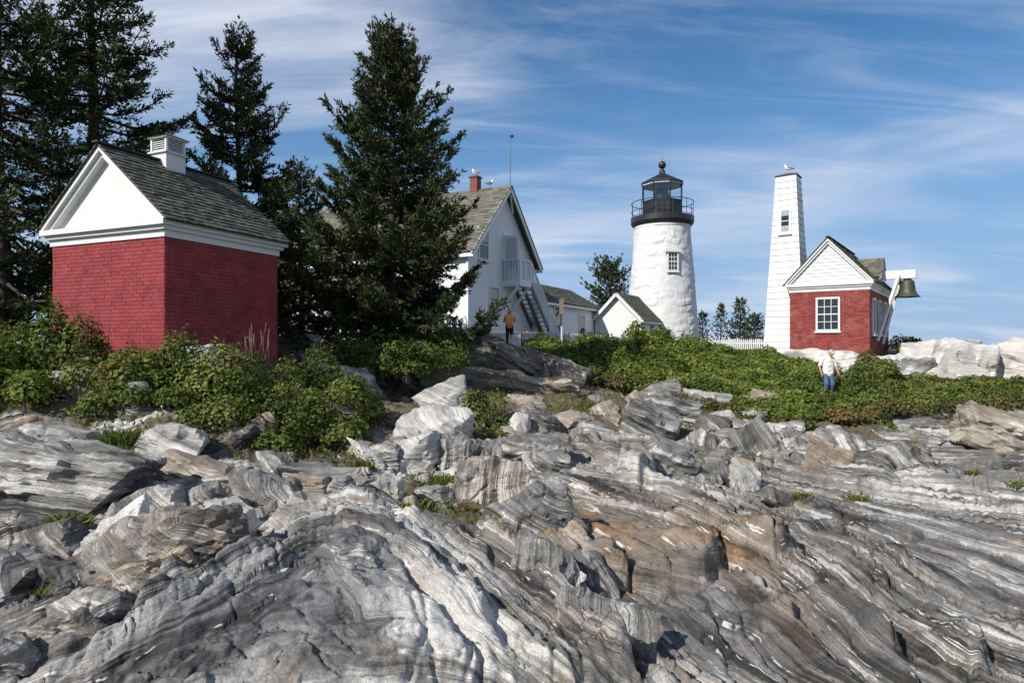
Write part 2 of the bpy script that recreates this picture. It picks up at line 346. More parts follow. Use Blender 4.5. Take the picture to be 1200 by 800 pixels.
M['leaf_brown'] = leaf_mat('autumn_leaf', [(0.0, (0.045, 0.055, 0.018)), (0.4, (0.10, 0.098, 0.028)), (0.7, (0.16, 0.13, 0.045)), (1.0, (0.19, 0.085, 0.045))])
M['grass'] = leaf_mat('grass_blade', [(0.0, (0.060, 0.085, 0.018)), (0.5, (0.13, 0.15, 0.032)), (0.85, (0.22, 0.19, 0.065)), (1.0, (0.34, 0.27, 0.14))], 0.3, 0.6)
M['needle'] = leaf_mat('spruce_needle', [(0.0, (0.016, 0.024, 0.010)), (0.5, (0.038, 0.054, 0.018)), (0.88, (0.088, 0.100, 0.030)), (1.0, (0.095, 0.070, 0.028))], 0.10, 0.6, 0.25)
M['flower_yellow'] = simple_mat('yellow_flower', (0.62, 0.42, 0.03), 0.7)
M['flower_white'] = simple_mat('white_flower', (0.75, 0.74, 0.70), 0.7)
M['hip'] = simple_mat('rose_hip', (0.42, 0.075, 0.03), 0.4, 0.3, 20)

def brick_mat(name, col, var, dirt, amt):
    """painted brick: each brick a shade of its own"""
    m, t, b, L = new_mat(name); tc = N(t, 'ShaderNodeTexCoord').outputs['Object']; oi = N(t, 'ShaderNodeObjectInfo').outputs['Random']
    mp = N(t, 'ShaderNodeVectorMath', operation='MULTIPLY'); L(tc, mp.inputs[0]); mp.inputs[1].default_value = (4.88, 4.88, 13.33)
    fl = N(t, 'ShaderNodeVectorMath', operation='FLOOR'); L(mp.outputs[0], fl.inputs[0]); ad = N(t, 'ShaderNodeVectorMath', operation='ADD'); L(fl.outputs[0], ad.inputs[0]); L(oi, ad.inputs[1])
    wh = N(t, 'ShaderNodeTexWhiteNoise'); L(ad.outputs[0], wh.inputs['Vector'])
    n = tex_noise(t, N(t, 'ShaderNodeNewGeometry').outputs['Position'], 2.2, 6, 0.7); n2 = tex_noise(t, tc, 30, 3, 0.6)
    r = ramp(t, [(0.0, tuple(c*(1-var) for c in col)), (1.0, tuple(c*(1+var) for c in col))]); L(wh.outputs['Value'], r.inputs[0])
    c = mix_rgb(t, math_n(t, 'MULTIPLY', maprange(t, n, 0.46, 0.66), amt), r.outputs[0], dirt); c = mix_rgb(t, maprange(t, n2, 0.6, 0.75, 0, 0.35), c, tuple(x*0.6 for x in col))
    L(c, b.inputs['Base Color']); set_in(b, Roughness=0.8, Specular_IOR_Level=0.25); bump(t, n2, 0.5, 0.008, b); return m
M['redpaint'] = brick_mat('red_painted_brick', (0.27, 0.044, 0.050), 0.14, (0.13, 0.026, 0.030), 0.6)
M['redbrick2'] = brick_mat('faded_red_painted_brick', (0.235, 0.050, 0.044), 0.28, (0.36, 0.15, 0.125), 0.5)
# ------------------------------------------------------------------ terrain: a rocky shore rising to a plateau
COLS = {
 -420: [(860,4.2),(700,5.8),(600,7.6),(540,8.8),(490,9.8),(455,11.2),(435,14),(425,20),(410,27),(405,40)],
 0:   [(800,4.5),(700,5.8),(620,7.1),(560,8.3),(515,9.3),(480,10.2),(448,11.2),(434,12.5),(426,15),(416,20),(407,27),(405,40)],
 200: [(800,4.5),(700,5.8),(620,7.2),(560,8.6),(520,9.5),(480,10.3),(448,11.3),(434,12.5),(426,15),(415,20),(406,27),(404,40)],
 330: [(800,4.5),(700,5.9),(620,7.4),(570,9),(520,10.5),(470,12.2),(440,13.5),(415,16.5),(405,20),(399,26),(402,40)],
 450: [(800,4.5),(700,5.9),(640,7),(600,8),(560,9.8),(520,12),(480,14.5),(445,17.5),(415,20.5),(398,24),(400,30),(402,40)],
 600: [(800,4.6),(700,6.1),(640,7.4),(600,8.6),(560,10.5),(520,13),(480,16),(450,19),(425,22.5),(405,26.5),(403,33),(403,45)],
 750: [(800,4.6),(700,6.2),(640,7.7),(600,9.2),(560,11.3),(520,14),(490,16.5),(470,19),(440,23),(415,28),(406,36),(405,50)],
 900: [(800,4.6),(700,6.3),(640,8),(600,9.7),(560,12),(530,14.5),(500,17.5),(480,19.5),(450,22.8),(428,26),(417,29),(408,40),(406,55)],
 1050: [(800,4.6),(700,6.4),(640,8.1),(600,9.9),(560,12.3),(530,14.8),(505,17),(482,19.5),(464,22),(440,25.4),(420,28),(414,33),(409,45)],
 1200: [(800,4.6),(700,6.4),(640,8.1),(600,9.9),(560,12.2),(530,14.5),(505,17),(482,19.5),(466,22),(450,25.2),(430,28),(414,33),(409,45)],
 1600: [(850,4.4),(700,6.4),(640,8.1),(600,9.9),(560,12.2),(530,14.5),(505,17),(482,19.5),(466,22),(450,25.2),(430,28),(414,33),(409,45)],
}
ctl = []
for px, rows in COLS.items():
    for py, Y in rows: ctl.append(((px-600)/F, Y, (HY-py)/F*Y))
    ctl += [((px-600)/F, 3.2, -2.45), ((px-600)/F, 1.6, -2.5), ((px-600)/F, 70, -0.25)]
ctl = np.array(ctl)
def _k(u, Y): return np.stack([np.asarray(u)*6.0, np.log(Y)*5.0], -1)
cp = _k(ctl[:, 0], ctl[:, 1]); Dm = np.linalg.norm(cp[:, None]-cp[None], axis=-1)
wts = np.linalg.solve(np.block([[Dm-0.02*np.eye(len(cp)), np.ones((len(cp), 1))], [np.ones((1, len(cp))), np.zeros((1, 1))]]), np.append(ctl[:, 2], 0))
GU = np.linspace(-1.5, 1.5, 181); GL = np.linspace(math.log(1.4), math.log(72), 221)
uu, ll = np.meshgrid(GU, GL, indexing='ij'); q = _k(uu.ravel(), np.exp(ll.ravel()))
GZ = np.concatenate([np.linalg.norm(c[:, None]-cp[None], axis=-1)@wts[:-1]+wts[-1] for c in np.array_split(q, 40)]).reshape(uu.shape)
def bil(G, a, b, A0, A1, B0, B1):
    fa = np.clip((a-A0)/(A1-A0)*(G.shape[0]-1), 0, G.shape[0]-1.001); fb = np.clip((b-B0)/(B1-B0)*(G.shape[1]-1), 0, G.shape[1]-1.001)
    i, j = fa.astype(int), fb.astype(int); s, t = fa-i, fb-j
    return G[i,j]*(1-s)*(1-t)+G[i+1,j]*s*(1-t)+G[i,j+1]*(1-s)*t+G[i+1,j+1]*s*t
def base_z(X, Y):
    X = np.asarray(X, float); Y = np.asarray(Y, float)
    return bil(GZ, X/Y, np.log(Y), GU[0], GU[-1], GL[0], GL[-1])
_Ys = np.exp(np.linspace(math.log(2.2), math.log(60), 1500))
def ground(px, py):
    u = (px-600)/F; k = (HY-py)/F
    hit = np.nonzero(k*_Ys <= base_z(u*_Ys, _Ys))[0]
    Y = _Ys[hit[0]] if len(hit) else 30.0
    return Vector((u*Y, Y, k*Y))
def plan(pts): return np.array([ground(*p)[:2] for p in pts])

# strike lines of the layering; their plan positions carry the distance across the layers
STRIKE = [(-2.0, [(600,700),(680,790),(700,840)]), (-1.0, [(630,655),(760,720),(850,800)]), (0.0, [(620,575),(800,625),(900,690),(1000,800)]), (0.8, [(640,545),(820,595),(930,650),(1010,720),(1090,800)]),
 (1.9, [(700,525),(880,585),(1040,660),(1130,720),(1200,745)]), (3.2, [(760,530),(900,566),(1050,600),(1200,635),(1400,690)]),
 (4.3, [(840,545),(1000,572),(1200,595),(1400,610)]), (6.3, [(800,500),(900,528),(1050,545),(1200,560),(1400,565)]), (9.5, [(700,470),(900,500),(1200,515)]), (2.0, [(480,470),(600,500),(700,540)])]
FOLD = [(0.9, [(-250,740),(-60,715),(100,655),(260,600),(400,572),(520,595),(640,665),(800,830)]), (0.0, [(-200,850),(-30,790),(150,715),(300,650),(400,612),(480,628),(580,690),(720,800),(800,870)]),
 (-0.55, [(60,800),(200,740),(320,672),(410,640),(480,660),(560,715),(650,800)]), (-1.1, [(180,800),(290,725),(370,680),(430,675),(500,725),(570,800)]),
 (3.0, [(-250,600),(0,560),(200,520),(400,500),(560,540)]), (5.5, [(-250,500),(0,480),(300,440),(500,450)])]
_gx = np.linspace(-26, 30, 225); _gy = np.linspace(1.5, 31, 180)
def strike_field(lines):
    sp_, sv_ = [], []
    for v, pl in lines:
        P = plan(pl)
        for a, b in zip(P[:-1], P[1:]):
            for s in (0, .33, .67): sp_.append(a*(1-s)+b*s); sv_.append(v)
        sp_.append(P[-1]); sv_.append(v)
    sp_ = np.array(sp_); n_ = len(sp_)
    Dm = np.linalg.norm(sp_[:, None]-sp_[None], axis=-1)
    A_ = np.block([[Dm-0.15*np.eye(n_), np.ones((n_, 1)), sp_], [np.ones((1, n_)), np.zeros((1, 3))], [sp_.T, np.zeros((2, 3))]])
    w = np.linalg.solve(A_, np.concatenate([sv_, np.zeros(3)]))
    gx, gy = np.meshgrid(_gx, _gy, indexing='ij'); q = np.stack([gx, gy], -1).reshape(-1, 2)
    r = np.concatenate([np.linalg.norm(c[:, None]-sp_[None], axis=-1)@w[:n_]+w[n_]+c@w[n_+1:] for c in np.array_split(q, 8)])
    return r.reshape(gx.shape)
_PB = strike_field(STRIKE); _PA = strike_field(FOLD)
def sdist(X, Y, pl):
    """signed distance to an open polyline (positive on its left) and position along it 0..1"""
    P = plan(pl); best = np.full(X.shape, 1e9); sgn = np.zeros(X.shape); al = np.zeros(X.shape); n = len(P)-1
    for i in range(n):
        a, b = P[i], P[i+1]; d = b-a; L2 = d@d
        t = np.clip(((X-a[0])*d[0]+(Y-a[1])*d[1])/L2, 0, 1)
        dx, dy = X-a[0]-t*d[0], Y-a[1]-t*d[1]; r = np.hypot(dx, dy); m = r < best
        best = np.where(m, r, best); sgn = np.where(m, np.sign(d[0]*dy-d[1]*dx), sgn); al = np.where(m, (i+t)/n, al)
    return best*sgn, al
# ledges: (image trace of the lip, rise in metres, how far the rise carries back, side of the trace that is high: 1 left, -1 right going along it)
LEDGES = [
 ([(640,705),(700,688),(760,684),(810,684),(850,664),(885,662),(905,668),(932,655),(940,640)], 0.30, 1.6, 1),
 ([(560,640),(610,680),(660,725),(720,780),(750,815)], 0.42, 1.3, -1),
 ([(300,655),(345,672),(395,668),(408,690)], 0.22, 0.6, 1),
 ([(20,775),(100,745),(200,700),(300,668)], 0.17, 0.7, -1),
 ([(120,800),(200,755),(290,700),(345,690)], 0.13, 0.5, -1),
 ([(660,500),(700,540),(745,574),(770,566),(775,525)], 0.45, 1.8, 1),
 ([(880,556),(940,566),(1000,573),(1068,566)], 0.24, 1.2, 1),
 ([(1080,560),(1150,572),(1230,580)], 0.16, 1.0, 1),
 ([(780,560),(850,590),(920,625),(980,668)], 0.12, 0.5, -1),
 ([(905,640),(960,680),(1010,725),(1060,790)], 0.16, 0.45, -1),
 ([(1035,655),(1090,690),(1150,722),(1220,742)], 0.14, 0.5, -1),
 ([(960,700),(1030,760),(1075,815)], 0.16, 0.5, -1),
 ([(1110,730),(1150,775),(1170,800)], 0.30, 0.5, -1),
 ([(985,612),(1005,640),(1030,622),(1055,617)], 0.16, 0.5, -1),
 ([(840,745),(890,735),(935,742)], 0.16, 0.5, 1),
 ([(430,650),(500,695),(570,760),(600,810)], 0.14, 0.5, -1),
 ([(370,690),(410,740),(430,800)], 0.16, 0.5, 1),
 ([(560,470),(640,500),(700,492)], 0.3, 1.2, 1),
 ([(200,700),(140,760),(90,810)], 0.2, 0.5, 1),
 ([(1020,560),(1100,548),(1200,552)], 0.14, 1.0, 1),
 ([(620,560),(700,580),(790,610),(850,640)], 0.1, 0.5, 1),
]
NU, = (810,); Yr = [1.5]
while Yr[-1] < 31: Yr.append(Yr[-1]+min(0.10, max(0.018, Yr[-1]**2/(F*2.4)*1.9)))
Yr += list(np.exp(np.linspace(math.log(31.3), math.log(70), 40))); Yr = np.array(Yr)
Ur = np.linspace(-1.25, 1.25, NU)
U_, Y_ = np.meshgrid(Ur, Yr, indexing='ij'); X_ = U_*Y_
wx = fbm(X_*0.8, Y_*0.8, 3.3, 3)*0.08; wy = fbm(X_*0.8, Y_*0.8, 8.8, 3)*0.08
Xw, Yw = X_+wx, Y_+wy
Z = base_z(X_, Y_)
fA = bil(_PA, Xw, Yw, _gx[0], _gx[-1], _gy[0], _gy[-1])*1.25
fB = bil(_PB, Xw, Yw, _gx[0], _gx[-1], _gy[0], _gy[-1])
sA, _ = sdist(Xw, Yw, [(330,470),(430,545),(540,600),(640,700),(735,800),(760,850)])
phi = np.where(sA < 0, fA-20, fB)
near = sstep(30, 20, Y_)
# folded dome of the near left, with its crest running towards the camera
dA, aA = sdist(Xw, Yw, [(430,585),(400,640),(350,720),(330,830)])
Z = Z+0.34*np.exp(-(dA/1.15)**2)*sstep(0.0, 0.15, aA)*(sA < 0)
Xl, Yl = Xw+fbm(X_*1.7, Y_*1.7, 1.7, 2)*0.07, Yw+fbm(X_*1.7, Y_*1.7, 6.1, 2)*0.07
for pl, rise, back, side in LEDGES:
    Pl = plan(pl); ii = np.nonzero((X_ > Pl[:, 0].min()-4*back) & (X_ < Pl[:, 0].max()+4*back) & (Y_ > Pl[:, 1].min()-4*back) & (Y_ < Pl[:, 1].max()+4*back))
    d, al = sdist(Xl[ii], Yl[ii], pl); d = d*side
    end = sstep(0, 0.12, al)*sstep(1, 0.88, al)
    Z[ii] += rise*end*sstep(-0.06, 0.07, d)*np.exp(-np.maximum(d, 0)/back)-0.25*rise*end*np.exp(-(np.minimum(d, 0)/0.15)**2)*(d < 0)
def terr(v, n, sharp=0.13):
    k = np.floor(v*n); f = v*n-k; return (k+sstep(0.5-sharp, 0.5+sharp, f))/n
ax, ay = X_*0.30, Y_*0.30
r1 = terr(noise(phi*1.5, ax, ay), 5); r2 = terr(noise(phi*4.3+9, ax*2.2, ay*2.2), 4); r3 = noise(phi*12+3, ax*5, ay*5); r4 = noise(phi*34, ax*9, ay*9)
def worley(x, y, z):
    """nearest and second nearest feature point, its hash values and its position"""
    x, y, z = (np.asarray(a, np.float32) for a in (x, y, z)); ix, iy, iz = (np.floor(a).astype(np.int32) for a in (x, y, z))
    f1 = np.full(x.shape, 9, np.float32); f2 = f1.copy(); hh = np.zeros(x.shape, np.int64); fx = np.zeros_like(f1); fy = np.zeros_like(f1); fz = np.zeros_like(f1)
    J = np.random.default_rng(5).uniform(0.1, 0.9, (4096, 3)).astype(np.float32)
    for dx in (-1, 0, 1):
        for dy in (-1, 0, 1):
            for dz in (-1, 0, 1):
                cx, cy, cz = ix+dx, iy+dy, iz+dz; h = _h(cx, cy, cz); j = J[h]
                px_, py_, pz_ = cx+j[..., 0], cy+j[..., 1], cz+j[..., 2]; d = (px_-x)**2+(py_-y)**2+(pz_-z)**2
                m = d < f1; f2 = np.where(m, f1, np.minimum(f2, d)); f1 = np.where(m, d, f1); hh = np.where(m, h, hh); fx = np.where(m, px_, fx); fy = np.where(m, py_, fy); fz = np.where(m, pz_, fz)
    return np.sqrt(f1), np.sqrt(f2), hh, fx, fy, fz
_HV = np.random.default_rng(9).uniform(-0.5, 0.5, (4096, 3))
patch = 0.55+0.6*sstep(-0.25, 0.35, noise(X_*0.45, Y_*0.45, 21.0))
Z = Z+near*patch*np.where(sA < 0, 0.7, 1.0)*(0.13*r1+0.05*r2+0.016*r3+0.004*r4)
rough = fbm(X_*1.1, Y_*1.1, 4.4, 6, 0.52)
rough2 = fbm(X_*1.3, Y_*1.3, 15., 3)
# joint-bounded blocks, stretched along the layers: each sits a little higher or lower and tips its own way
jr = np.nonzero(Y_ < 22)
zdip = Z.copy(); gphi = np.hypot(np.gradient(phi, axis=0)/(Y_*(Ur[1]-Ur[0])), np.gradient(phi, axis=1)/np.gradient(Yr)[None, :])
calm = sstep(2.6, 1.0, gphi)*np.where(sA < 0, 0.75, 1.0)      # where the layers crowd, the seams stay shallow
for k1, k2, amp, saw, tip, grv, gd in ((1.5, 0.24, 0.14, 0.22, 0.05, 0.035, 0.22), (4.0, 0.45, 0.050, 0.095, 0.05, 0.06, 0.085), (10.0, 0.8, 0.018, 0.030, 0.02, 0.07, 0.02)):
    u = phi[jr]*k1+0.12*rough[jr]
    a1, a2, hh, fx, fy, fz = worley(u, X_[jr]*k2+0.1*rough[jr], Y_[jr]*k2); v = _HV[hh]
    Z[jr] += near[jr]*patch[jr]*(amp*v[:, 0]+saw*np.where(sA[jr] < 0, 0.75, 1.0)*(0.55+v[:, 1])*np.clip(u-fx, -0.8, 0.8)+tip*v[:, 2]*(Y_[jr]-fz/k2)*k2-gd*calm[jr]*sstep(grv, 0.0, a2-a1))
gr_ = np.abs(noise(phi*5.5, ax*1.5+4, ay*1.5)); Z = Z-near*0.10*calm*sstep(0.05, 0.0, gr_)*sstep(-0.1, 0.25, noise(X_*0.7, Y_*0.7, 77.0))
Z = Z+near*0.070*fbm(X_*0.9, Y_*0.9, 4.4, 3, 0.5)+0.012*fbm(X_*9, Y_*9, 2.0, 3)*near
jn = np.abs(noise(X_*0.8+0.4*rough, Y_*0.8, 31.0)); jm = sstep(0.0, 0.3, noise(X_*0.5, Y_*0.5, 41.0))
Z = Z-near*0.10*sstep(0.03, 0.0, jn)*jm
jn2 = np.abs(noise(X_*2.1+rough*0.5, Y_*2.1, 51.0)); Z = Z-near*0.035*sstep(0.05, 0.0, jn2)*sstep(0.0, 0.3, noise(X_*0.9, Y_*0.9, 61.0))
Z = Z+(1-near)*0.12*fbm(X_*0.15, Y_*0.15, 7.0, 3)
def blob(px, py, rx, ry, rot=0.0):
    c = ground(px, py); e = ground(px+rx, py); g = ground(px, py-ry); a = abs(e.x-c.x); b = abs(g.y-c.y)
    dx, dy = (X_-c.x)/a+0.5*rough, (Y_-c.y)/b+0.5*rough2; return np.exp(-(dx*dx+dy*dy))
rust = np.clip(0.72*blob(745,640,120,45)+0.5*blob(650,630,70,28)+0.5*blob(850,640,60,25)+0.5*blob(720,775,60,25)+0.35*blob(600,655,35,15)+0.5*blob(930,730,30,30)+0.35*blob(500,740,25,30)+0.3*blob(690,590,40,15)+0.3*blob(130,650,70,30), 0, 1)
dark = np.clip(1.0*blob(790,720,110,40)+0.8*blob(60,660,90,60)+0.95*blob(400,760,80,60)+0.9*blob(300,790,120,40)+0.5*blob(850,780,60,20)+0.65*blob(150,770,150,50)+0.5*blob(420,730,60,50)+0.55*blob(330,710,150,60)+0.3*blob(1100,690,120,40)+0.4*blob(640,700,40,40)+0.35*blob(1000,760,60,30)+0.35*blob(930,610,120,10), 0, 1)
soilm = np.clip(blob(520,590,70,28)+blob(590,620,40,25)+0.9*blob(760,490,120,25)+blob(520,480,90,30)+0.9*blob(250,500,200,25)+blob(950,500,90,18)+0.8*blob(640,460,60,20)+0.6*blob(1010,590,50,8), 0, 1)
soilm = np.maximum(soilm, sstep(18.5, 24, Y_+4*rough)); soilm = np.maximum(soilm, sstep(9.5, 10.6, Y_+rough)*(U_ < -0.22))
Zs = Z                                       # wear down the stepped edges of the crowded layers in the fold
for _ in range(2):
    Zp = np.pad(Zs, 1, mode='edge'); Zs = (Zp[:-2, 1:-1]+Zp[2:, 1:-1]+Zp[1:-1, :-2]+Zp[1:-1, 2:]+2*Zs)/6
Z = np.where(sA < 0, Zs, 0.75*Z+0.25*Zs)
ja = np.nonzero((sA < 0) & (Y_ < 12)); xa, ya = X_[ja], Y_[ja]                # fractures and fine ribs on the fold
for k, amp, tip, gw, gd in ((1.7, 0.05, 0.10, 0.035, 0.06), (4.5, 0.022, 0.08, 0.05, 0.030), (10.0, 0.008, 0.06, 0.07, 0.010)):
    a1, a2, hh, fx, fy, fz = worley(xa*k+0.5*rough[ja], ya*k+0.4*rough2[ja], phi[ja]*k*0.35); vv = _HV[hh]
    Z[ja] += amp*vv[:, 0]+tip*vv[:, 1]*(xa-fx/k)*0.5-gd*sstep(gw, 0.0, a2-a1)*sstep(-0.15, 0.2, noise(xa*0.8, ya*0.8, k))
Z[ja] += 0.028*noise(phi[ja]*7, xa*0.5, ya*0.5)+0.012*noise(phi[ja]*18, xa, ya)+0.012*fbm(xa*7, ya*7, 1.0, 3)
HG = Z
def hz(X, Y):
    """height of the finished terrain"""
    i = np.interp(np.asarray(X)/Y, Ur, np.arange(NU)); j = np.interp(Y, Yr, np.arange(len(Yr)))
    return HG[np.round(i).astype(int), np.round(j).astype(int)]

def bedrock_ground():
    m = M['bedrock'].copy(); m.name = 'bedrock_and_soil'; t = m.node_tree; b = t.nodes['Principled BSDF']; L = t.links.new
    old = b.inputs['Base Color'].links[0].from_socket
    tc = N(t, 'ShaderNodeTexCoord').outputs['Object']; so = N(t, 'ShaderNodeAttribute', attribute_name='soil').outputs['Fac']
    n = tex_noise(t, tc, 2.2, 6, 0.65); f = maprange(t, math_n(t, 'ADD', so, math_n(t, 'MULTIPLY', math_n(t, 'SUBTRACT', n, 0.5), 1.3)), 0.42, 0.62)
    r = ramp(t, [(0.25, (0.055, 0.040, 0.028)), (0.5, (0.13, 0.098, 0.068)), (0.62, (0.075, 0.085, 0.030)), (0.8, (0.16, 0.13, 0.085))]); L(tex_noise(t, tc, 9, 6, 0.7), r.inputs[0])
    L(mix_rgb(t, f, old, r.outputs[0]), b.inputs['Base Color']); return m
nY = len(Yr); idx = np.arange(NU*nY).reshape(NU, nY)
Q = np.stack([idx[:-1, :-1], idx[1:, :-1], idx[1:, 1:], idx[:-1, 1:]], -1).reshape(-1, 4)
V = np.stack([X_, Y_, Z], -1).reshape(-1, 3)
phi = phi+1.5*(zdip-base_z(X_, Y_))+0.7*(Z-zdip)
ter = np_mesh('rocky_ground', V, Q, bedrock_ground(), None, False, {'strata': phi.ravel(), 'rust': rust.ravel(), 'dark': dark.ravel(), 'soil': soilm.ravel()})
tag(ter, 'layered grey bedrock shore rising to the lighthouse', None, None, 'structure')
# the land goes on to the horizon, behind and beside the camera too
mb = MB(); R = 4000
zf = -0.9
mb.add([(-R, 66, zf), (R, 66, zf), (R, R, zf), (-R, R, zf)], [(0, 1, 2, 3)])
mb.add([(-R, -R, -3.4), (R, -R, -3.4), (R, 66, -3.4), (-R, 66, -3.4)], [(0, 1, 2, 3)])
land = mb.build('ground', simple_mat('far_ground', (0.10, 0.105, 0.055), 0.95, 0.3, 0.5)); tag(land, kind='structure')

# ------------------------------------------------------------------ loose rocks
_ico = {}
def ico(n):
    if n not in _ico:
        bm = bmesh.new(); bmesh.ops.create_icosphere(bm, subdivisions=n, radius=1.0)
        _ico[n] = (np.array([v.co[:] for v in bm.verts]), np.array([[v.index for v in f.verts] for f in bm.faces])); bm.free()
    return _ico[n]
def rock_shape(w, d, h, seed, bed=0.0, cuts=7, sub=4, layer=0.5, rough=1.0, sharp=60, taper=0.0, boxy=0.25):
    """angular block cut by random planes, edges worn, its layers weathered proud and back; returns verts, faces, distance across the layers"""
    r = np.random.default_rng(seed); D, Fc = ico(sub)
    half = np.array([w, d, h])/2
    bn = np.array([math.sin(bed), r.normal()*0.12, math.cos(bed)]); bn /= np.linalg.norm(bn)
    pls = []
    for a in range(3):
        for sg in (-1, 1):
            n = np.zeros(3); n[a] = sg; n += r.normal(size=3)*boxy*(0.4 if a == 2 else 1.0); pls.append((n/np.linalg.norm(n), 1.0))
    for _ in range(cuts):
        n = r.normal(size=3); n[2] = abs(n[2])*0.8-0.1; n /= np.linalg.norm(n); pls.append((n, r.uniform(0.86, 1.16)))
    acc = 0
    for n, hgt in pls: acc = acc+np.exp(np.clip(sharp*(D@n)/hgt, -50, 60)/1.0)
    # smooth minimum of the plane distances along each direction
    acc = np.zeros(len(D))
    for n, hgt in pls: acc += np.maximum(D@n, 1e-4)**sharp/hgt**sharp
    rad = acc**(-1.0/sharp)
    P = D*rad[:, None]*half
    if taper: P[:, :2] *= (1-taper*(P[:, 2:3]/half[2]))
    m = float(np.mean(half)); st = P@bn; o = r.uniform(0, 90, 3)
    nrm = P/half**2; nrm /= np.linalg.norm(nrm, axis=1)[:, None]
    lat = nrm-np.outer(nrm@bn, bn)
    st2 = st+0.06*m*fbm(P[:, 0]/m*0.9+o[0], P[:, 1]/m*0.9+o[1], P[:, 2]/m*0.9, 2)
    lay = terr(noise(st2/m*4.5+o[0], P[:, 0]/m*0.7, P[:, 1]/m*0.7+o[1]), 4, 0.2)+0.5*noise(st2/m*13+o[2], P[:, 0]/m*1.5, P[:, 1]/m*1.5)
    P = P+lat*(layer*0.16*m*lay)[:, None]
    for k, amp in ((1.5, 0.16), (3.6, 0.06)):
        a1, a2, hh, fx, fy, fz = worley(P[:, 0]/m*k+o[0], P[:, 1]/m*k+o[1], P[:, 2]/m*k+o[2]); vv = _HV[hh]
        P = P+nrm*(rough*m*(amp*vv[:, 0]*sstep(0.0, 0.12, a2-a1)-0.02*sstep(0.1, 0.0, a2-a1)))[:, None]
    P = P+nrm*(rough*0.09*m*fbm(P[:, 0]/m*1.6+o[1], P[:, 1]/m*1.6+o[2], P[:, 2]/m*1.6+o[0], 4, 0.5))[:, None]
    return P, Fc, st+r.uniform(0, 50)
ROCKS = []
def rock(name, box, mat, label, df=0.7, bed=0.0, roll=0.0, yaw=0.0, pitch=0.0, Y=None, seed=None, group=None, cat='rock', embed=0.22, hmul=1.0, rust=0.0, dark=0.0, **kw):
    x0, y0, x1, y1 = box; cx = (x0+x1)/2
    Yg = Y or ground(cx, y1-2).y
    w = (x1-x0)/F*Yg*1.04; d = df*w; hp = (y1-y0)/F*Yg; zb = (y1-HY)/F
    h = max(0.38*hp, hp-max(zb, 0)*d*0.8)*hmul; Yc = Yg+d*0.45
    c = pix(cx, (y0+y1)/2, Yc); top = c.z+h/2; bot = min(c.z-h*(0.5+embed), float(hz(c.x, c.y))-0.12*h)
    hh = top-bot; c.z = (top+bot)/2
    seed = seed if seed is not None else int(x0*7+y0*13)
    big = (x1-x0)*(y1-y0)
    sub = 5 if big > 3400 else 4 if big > 800 else 3
    P, Fc, st = rock_shape(w, d, hh, seed, math.radians(bed), sub=sub, **kw)
    o = np_mesh(name, P, Fc, M[mat], None, True, {'strata': st, 'rust': np.full(len(P), rust), 'dark': np.full(len(P), dark)})
    try: o.data.set_sharp_from_angle(angle=math.radians(30))
    except Exception: pass
    o.location = c; o.rotation_euler = (math.radians(pitch), math.radians(roll), math.radians(yaw))
    tag(o, label, cat, group, 'thing'); ROCKS.append(o); return o
# left
rock('rock_slab', (-80,506,146,602), 'grey', 'large layered grey slab lying flat at the left edge, grass tuft below it', 0.35, 0, 8, seed=3, layer=1.0, cuts=3, boxy=0.12)
rock('rock_slab', (8,494,112,536), 'grey', 'flat grey slab with ragged back on top of the big left slab', 0.5, 0, 10, seed=8, layer=0.8)
rock('boulder', (168,494,240,534), 'pale', 'white lichen covered boulder under the bushes at left', 0.6, 20, seed=15, cuts=9)
rock('rock', (248,500,296,524), 'dark', 'small dark angular rock below the bushes, left of a taller one', 0.8, 60, -15)
rock('rock', (284,488,322,522), 'dark', 'brown pointed rock leaning under the bushes left of centre', 0.7, 60, -30, rust=0.3)
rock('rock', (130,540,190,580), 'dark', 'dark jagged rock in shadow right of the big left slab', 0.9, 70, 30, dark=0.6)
rock('rock_slab', (184,533,275,570), 'tan', 'brown plank shaped slab sloping down to the right', 0.3, 0, 17, layer=0.7, cuts=3, boxy=0.15)
rock('rock_slab', (208,552,318,576), 'grey', 'thin grey slab tipped up to the right across the gap', 0.3, 0, -9, layer=0.8, cuts=3, boxy=0.15)
rock('rock_slab', (318,540,424,566), 'grey', 'flat grey slab resting on a brown block left of centre', 0.4, 0, 4, layer=0.8, cuts=3, boxy=0.15)
rock('rock', (344,553,388,574), 'tan', 'short brown block under the flat grey slab', 0.6, 0, 6, rust=0.3, cuts=3)
rock('rock', (278,553,352,596), 'grey', 'pale grey wedge of rock below the thin tipped slab', 0.6, 30, 15)
rock('rock', (385,556,415,586), 'grey', 'rounded grey stone beside the flat slab on brown block', 0.7, 30, -20)
rock('boulder', (92,588,292,704), 'grey', 'big folded boulder with a white crest on its left side', 0.45, 35, -14, seed=21, cuts=7, layer=0.9, rough=1.3, rust=0.25)
rock('boulder', (112,640,245,706), 'tan', 'cream and rust foot of the folded boulder at left', 0.35, 40, -18, seed=31, rust=0.35, layer=0.9)
rock('rock', (88,592,182,668), 'pale', 'long pale crest stone leaning on the folded boulder', 0.3, 50, -34, seed=5, layer=0.4, hmul=0.6)
rock('boulder', (233,586,304,646), 'pale', 'white topped boulder right of the folded one', 0.7, 20, 8, seed=42, dark=0.15)
rock('boulder', (322,578,446,648), 'pale', 'rounded white boulder with orange stains left of centre', 0.55, 25, 10, seed=44, rust=0.3, rough=1.2)
rock('rock', (146,566,216,612), 'grey', 'grey slanted block above the folded boulder, left one of two', 0.6, 60, -25)
rock('rock', (204,566,262,608), 'grey', 'grey slanted block above the folded boulder, right one of two', 0.6, 65, -20, rust=0.1)
